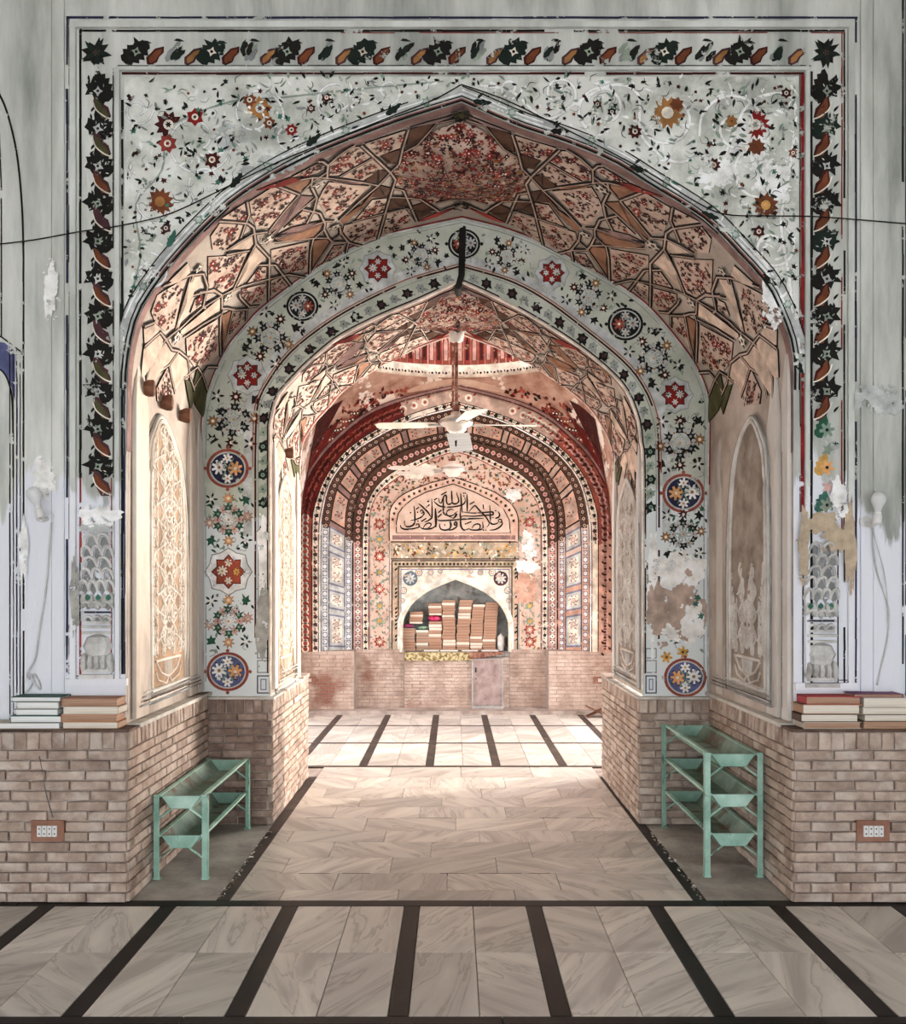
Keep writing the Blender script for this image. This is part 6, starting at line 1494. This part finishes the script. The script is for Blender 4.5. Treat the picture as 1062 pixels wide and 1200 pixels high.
# flat white books at the front edge and odds at the right
for i, (xa, xb, y, c) in enumerate(((497, 515, 759.5, 'coverpale'), (516, 537, 759.5, 'coverpale'), (541, 560, 759.5, 'coverpale'), (564, 584, 759.5, 'coverpale'))):
    book(('thin white book lying flat at the niche edge, below the pink bundle', 'thin white book flat at the niche edge, below the tallest left piles', 'thin white book flat at the niche edge, above the cloth middle', 'thin white book flat at the niche edge, above the metal cabinet')[i], 'thin white books along the niche edge', c, (nx(xb)-nx(xa), .05, .022), ((nx(xa)+nx(xb))/2, Y1+.04, zf), PAGEW, parts=False)
t = thing('prayer_cap', 'white crocheted skullcap resting on papers at the right end of the niche', 'cap', (nx(587), Y1+.12, zf)); t.name = 'white_cup'; t['label'] = 'small white metal vessel at the right end of the niche'; t['category'] = 'vessel'
m = MB(); m.lathe([(.028, 0), (.04, .02), (.048, .10), (.044, .17), (.05, .18)], CREAMC, n=14, cap=False); m.build('body', t, smooth=True)
m = MB(); m.lathe([(.05, .18), (.03, .20), (.008, .215), (.008, .23)], CREAMC, n=14); m.build('lid', t, smooth=True)
# cloth along the sill
CLM = mat('patterned_cloth', ['#77603f', '#ab9a6e', '#c9bd95'], scale=30, detail=3, bump=.5, lo=.42, hi=.58); RDM = mat('red_brown_cloth', ['#6b4035', '#8f6352', '#ae8b76'], scale=20, bump=.5)
def cloth(name, label, pa, pb, drop, mt, Yf, zt, amp=.006, slant=0):
    m = MB(); n = 40; xa, xb = CX+(pa-VX)*(Yf-CY)/F, CX+(pb-VX)*(Yf-CY)/F; rows_ = 6; vs = []
    for i in range(n+1):
        x = xa+(xb-xa)*i/n; sc_ = .012*abs(math.sin(i*math.pi/5)); wv = amp*math.sin(i*1.1)
        col = [(x, Yf+.16, zt), (x, Yf+.02, zt+.002), (x, Yf+wv*.4, zt-.004)]
        dd = drop+slant*(i/n)+sc_*.6
        for r_ in range(1, 5): col.append((x, Yf-.006+wv*r_/4-.004*math.sin(i*.7+r_), zt-.004-dd*r_/4))
        vs += col
    K = 7; m.add(vs, [(i*K+j, (i+1)*K+j, (i+1)*K+j+1, i*K+j+1) for i in range(n) for j in range(K-1)], mt)
    o = m.build(name, None, smooth=True); tag(o, label, 'cloth'); return o
cloth('sill_cloth', 'yellow patterned cloth with scalloped edge hanging from the niche sill', 474, 556, .095, CLM, Y1-.135, ZN+.0025)
cloth('sill_cloth', 'reddish brown cloth crumpled over the sill above the cabinet door', 550, 592, .075, RDM, Y1-.150, ZN+.004, .014, -.06)
# metal cabinet let into the brick foot
STEEL = mat('mauve_steel', ['#7d6a66', '#9a8580', '#ac9a95'], scale=8, rough=.5, bump=.2, metal=.0, spec=.5); STL2 = mat('grey_steel', ['#8e8b88', '#aaa6a2', '#bdb9b5'], scale=8, rough=.45, spec=.5)
Yc = Y1-.16; xa, xb = P(553, 0, Yc)[0], P(590, 0, Yc)[0]; z0_, z1_ = .075, P(0, 772, Yc)[2]
t = thing('metal_cabinet', 'mauve grey metal cabinet with one door set under the niche', 'cabinet', ((xa+xb)/2, Yc, 0)); w = (xb-xa)/2
m = MB(); m.box((-w, .004, z0_-.075), (w, .05, z1_), STL2); m.box((-w, -.006, z0_-.03), (w, .004, z0_), STL2); m.box((-w, -.006, z0_), (-w+.02, .004, z1_), STL2); m.box((w-.02, -.006, z0_), (w, .004, z1_), STL2); m.build('frame', t)
m = MB(); m.box((-w+.024, -.012, z0_+.01), (w-.024, .002, z1_-.01), STEEL); d_ = m.build('door', t)
m = MB(); m.box((-w+.045, -.030, .50), (-w+.058, -.012, .56), paint('ink')); m.build('handle', d_); m = MB(); m.lathe([(.008, -.02), (.008, -.012)], paint('ink'), c=(-w+.052, 0, .42), n=8, axis='y'); m.build('lock', d_)
# folding book stand on the chamber floor
WOOD = mat('dark_wood', ['#4a2d20', '#6e4733', '#8a5e46'], scale=6, stretch=(1, 1, 6), rough=.6)
t = thing('folding_bookstand', 'low crossed wooden bookstand on the floor by the far right corner', 'bookstand', (1.70, Y0-.30, 0))
for sg in (-1, 1):
    m = MB(); a = Vector((-.13*sg, 0, .0)); b_ = Vector((.13*sg, 0, .13)); n_ = Vector((-.13*sg, 0, .26)).normalized()*.006
    for y0_, y1_ in ((-.08, .08),):
        vs = [a-n_, b_-n_, b_+n_, a+n_]; m.add([(v.x, y0_, max(v.z, 0)) for v in vs]+[(v.x, y1_, max(v.z, 0)) for v in vs], [(0, 1, 2, 3), (7, 6, 5, 4), (0, 4, 5, 1), (1, 5, 6, 2), (2, 6, 7, 3), (3, 7, 4, 0)], WOOD)
    m.build('leaf', t)

# ceiling fans
FANW = mat('fan_enamel', ['#c9beb0', '#ddd4c8', '#e8e1d8'], scale=5, rough=.4, spec=.5); FANG = mat('fan_steel', ['#8f8a84', '#b0aba4', '#c6c2bb'], scale=5, rough=.35, metal=.5); RUST = mat('rusty_rod', ['#4e2c22', '#7a4a38', '#b9a08f'], scale=14, rough=.6)
def fan(label, loc, ztop, angs, r=.64, rodr=.013, droop=.0):
    t = thing('ceiling_fan', label, 'fan', loc, None)
    m = MB(); m.lathe([(.0, -.075), (.05, -.07), (.075, -.05), (.085, -.02), (.125, -.01), (.13, .012), (.125, .035), (.085, .055), (.045, .07), (.03, .09), (.02, .10)], FANW, n=24); m.build('motor', t, smooth=True)
    m = MB(); m.lathe([(.131, .0), (.134, .006), (.134, .018), (.131, .024)], FANG, n=24, cap=False); m.build('motor_band', t)
    m = MB(); m.lathe([(rodr, .08), (rodr, ztop)], RUST, n=10); m.lathe([(.024, .09), (.03, .12), (.024, .15)], RUST, n=10); m.build('rod', t)
    m = MB(); m.lathe([(.012, ztop-.10), (.05, ztop-.09), (.062, ztop-.03), (.068, ztop)], FANW, n=20); m.build('canopy', t, smooth=True)
    for a in angs:
        b = MB(); vs = []; n = 12
        for i in range(n+1):
            u = i/n; x = .14+(r-.14)*u; w_ = .052+.03*math.sin(u*math.pi*.55); 
            if i == n: w_ *= .55
            if i == 0: w_ *= .6
            pit = .16*(1-.35*u); z = -.004-droop*u*u
            for s_, hh_ in ((-1, 0), (1, 0), (1, .004), (-1, .004)): vs.append((x, s_*w_, z+s_*w_*pit+hh_))
        fs = [(4*i+j, 4*i+(j+1) % 4, 4*i+4+(j+1) % 4, 4*i+4+j) for i in range(n) for j in range(4)]+[(0, 3, 2, 1), (4*n, 4*n+1, 4*n+2, 4*n+3)]
        b.add(vs, fs, FANW); o = b.build('blade', t); o.rotation_euler = (0, 0, a)
        b = MB(); b.box((.09, -.018, -.014), (.22, .018, -.004), FANG); o2 = b.build('blade_arm', o)
    return t
Y_F1 = YC-.12+.0; pz = P(535, 497, Y_F1); z_ap = VC.B[NH][2]
fan('near ceiling fan hung from the crown of the inner arch, paper tag beneath it', (pz[0], Y_F1, pz[2]), (VC(.499, .9)[2]-pz[2])-.01, (.10, math.pi-.12, 1.5*math.pi+.25))
Y_F2 = 5.10; pz2 = P(531, 551, Y_F2); 
fan('farther ceiling fan hanging lower in the domed chamber before the inscription', (pz2[0], Y_F2, pz2[2]), DZ+.52+DR*.8-pz2[2]-.02, (.16, math.pi-.5, math.pi+.35), r=.70)
# paper tag under the near fan
m = MB(); cz = pz[2]-.078; cx_ = pz[0]+.005
m.add([(cx_-.085, Y_F1-.05, cz-.002), (cx_+.095, Y_F1-.05, cz+.004), (cx_+.125, Y_F1-.035, cz-.13), (cx_-.045, Y_F1-.04, cz-.155)], [(0, 1, 2, 3)], PAGEW)
m.add([(cx_-.085, Y_F1-.048, cz-.002), (cx_+.095, Y_F1-.048, cz+.004), (cx_+.125, Y_F1-.033, cz-.13), (cx_-.045, Y_F1-.038, cz-.155)], [(3, 2, 1, 0)], PAGEW)
t = m.build('paper_tag', None); tag(t, 'crooked white paper tag hanging beneath the near fan motor', 'paper')
m = MB(); c_ = (cx_-.01, Y_F1-.0475, cz-.06); m.add([(c_[0]-.008, Y_F1-.0475, c_[2]), (c_[0]+.010, Y_F1-.0475, c_[2]+.004), (c_[0]+.006, Y_F1-.045, c_[2]-.045), (c_[0]-.004, Y_F1-.045, c_[2]-.045)], [(0, 1, 2, 3)], paint('ink')); m.build('printed_mark', t)
m = MB(); m.tube([(cx_, Y_F1-.045, cz), (pz[0], Y_F1-.03, pz[2]-.06)], .003, FANG, 5); m.build('hook', t)
# black conduit over the crown of the middle arch
m = MB(); cpts = [P(542.5, 268, YB-.03), P(541.5, 300, YB-.035), P(541, 322, YB-.035)]
for i in range(7): u = i/6*.92; q = VC(.499, u); cpts.append(Vector((q[0]-.004, q[1], q[2]-.03)))
m.tube(cpts, .022, paint('black'), 8); o = m.build('conduit', None); tag(o, 'black pipe running down from the top medallion along the arch crown', 'pipe')

# pegs
for (x, y, X, nm) in ((168, 455, -1.725, 'nearest of three wooden pegs high on the left jamb'), (190, 472, -1.725, 'middle of three wooden pegs high on the left jamb'), (212, 487, -1.725, 'farthest of three wooden pegs high on the left jamb'), (334, 531, -1.262, 'single wooden peg high on the inner left jamb')):
    q = S(x, y, X); r_ = .031 if x < 300 else .026
    m = MB(); m.lathe([(r_*.7, -.01), (r_, .03), (r_, .055), (r_*.8, .062)], WOOD, n=12, axis='x'); o = m.build('wooden_peg', None, loc=(X, q[1], q[2])); o.scale = (1, .75, 1.5); tag(o, nm, 'peg', 'wooden pegs on the left jambs')

# light bulbs
GL = bpy.data.materials.new('bulb_glass'); GL.use_nodes = True; b_ = GL.node_tree.nodes['Principled BSDF']; b_.inputs['Transmission Weight'].default_value = .45; b_.inputs['Roughness'].default_value = .06; b_.inputs['IOR'].default_value = 1.3; b_.inputs['Base Color'].default_value = lin('#f6f6f6')
PLAS = mat('white_plastic', ['#cfcdca', '#e4e2df'], rough=.4, scale=3, spec=.5)
CORD = mat('white_cord', ['#b8b6b4', '#d3d1ce'], scale=10, rough=.6); CORDD = mat('grey_cord', ['#5b5754', '#7b7672'], scale=10)
def bulb(label, px, py, tilt, side):
    q = P(px, py, YA-.10); t = thing('light_bulb', label, 'light bulb', q)
    pr = [(.0, .085), (.018, .082), (.031, .070), (.037, .052), (.035, .034), (.026, .014), (.018, -.004), (.015, -.02)]
    m = MB(); m.lathe([(r_, z) for r_, z in pr], GL, n=20, cap=False); o = m.build('glass', t, smooth=True); o.rotation_euler = (0, tilt, 0)
    m = MB(); m.lathe([(.017, -.018), (.018, -.03), (.022, -.034), (.023, -.07), (.018, -.078)], PLAS, n=16); o = m.build('holder', t, smooth=True); o.rotation_euler = (0, tilt, 0)
    m = MB(); m.tube([(0, 0, -.07), (side*.01, .03, -.085), (side*.02, .07, -.075), (side*.02, .112, -.06)], .010, PLAS, 7); m.lathe([(.030, .085), (.034, .095), (.034, .112)], PLAS, c=(side*.02, 0, -.06), n=14, axis='y'); m.build('bracket', t)
    m = MB(); m.tube([(0, 0, .0), (-.006, 0, .03), (.006, 0, .03), (0, 0, 0)], .0012, CORDD, 4); o = m.build('filament', t)
    return t
bulb('clear light bulb leaning left on its bracket above the left book stacks', 43, 590, -.28, 1)
bulb('clear light bulb upright on its bracket above the right book stacks', 1029, 596, .06, -1)
def cordthing(label, pts, Y, r=.004, mt=CORD, name='cord'):
    m = MB(); P3 = [P(x, y, Y) for x, y in pts]; P3 = [Vector(v) for v in cr_dense(P3, 5)]; m.tube(P3, r, mt, 6); o = m.build(name, None, smooth=True); tag(o, label, 'cable'); return o
cordthing('white cord hanging from the left bulb, knotted above the green books', [(60, 612), (58, 640), (54, 690), (46, 740), (42, 770), (36, 782), (32, 790), (34, 796), (40, 790), (46, 800), (47, 808), (40, 800), (36, 790), (38, 800), (30, 812)], YA-.03, .005)
cordthing('white cord from the right bulb down to the purple-topped books', [(1024, 612), (1024, 640), (1028, 670), (1038, 700), (1042, 720), (1040, 750), (1032, 785), (1028, 803)], YA-.03, .0045)
cordthing('thin loop of cord beside the right bulb cord', [(1022, 612), (1028, 640), (1036, 668), (1040, 700), (1041, 730)], YA-.04, .0025)
cordthing('thin black wire crossing the wall on the left and over the spandrel', [(-10, 287), (40, 281), (90, 272), (143, 264), (200, 250), (262, 221), (330, 188), (400, 160), (460, 136), (508, 117), (541, 99)], YA-.035, .0032, paint('ink'), 'wire')
cordthing('thin black wire running from the arch apex to the right edge', [(541, 99), (590, 116), (640, 140), (700, 170), (760, 202), (815, 236), (850, 251), (900, 253), (960, 254), (1062, 262), (1080, 263)], YA-.035, .0032, paint('ink'), 'wire')
cordthing('thin cable stapled down the left brick dado to the socket', [(46, 886), (50, 905), (53, 925), (58, 945), (62, 958)], -.008, .003, CORDD)
# wall sockets
def sock(label, px, py, Y, w, h, n=4, scale=1.0):
    q = P(px, py, Y); t = thing('wall_socket', label, 'wall socket', q); m = MB(); B_W = mat('socket_board', ['#7a5444', '#906552', '#9f7460'], scale=8, rough=.6)
    m.box((-w/2, -.014, -h/2), (w/2, .02, h/2), B_W); m.build('backboard', t)
    sw = w*.135
    for k in range(n):
        x = (k-(n-1)/2)*sw*1.15+w*.0; m = MB(); m.box((x-sw/2, -.021, -h*.26), (x+sw/2, -.013, h*.26), PLAS); o = m.build('switch_module', t)
        m = MB()
        for dz in (-.12, .12): m.box((x-sw*.14, -.0225, h*dz-sw*.14), (x+sw*.14, -.0205, h*dz+sw*.14), paint('ink'))
        m.build('hole', o)
sock('four-way white socket on a brown board, left brick dado', 57, 973, -.002, .165, .105); sock('four-way white socket on a brown board, right brick dado', 1022, 973, -.002, .165, .105)
sock('small socket board low on the far wall, left corner', 363, 797, Y0-.012, .15, .08, 2); sock('small socket board low on the far wall, right corner', 703, 797, Y0-.012, .15, .08, 2)
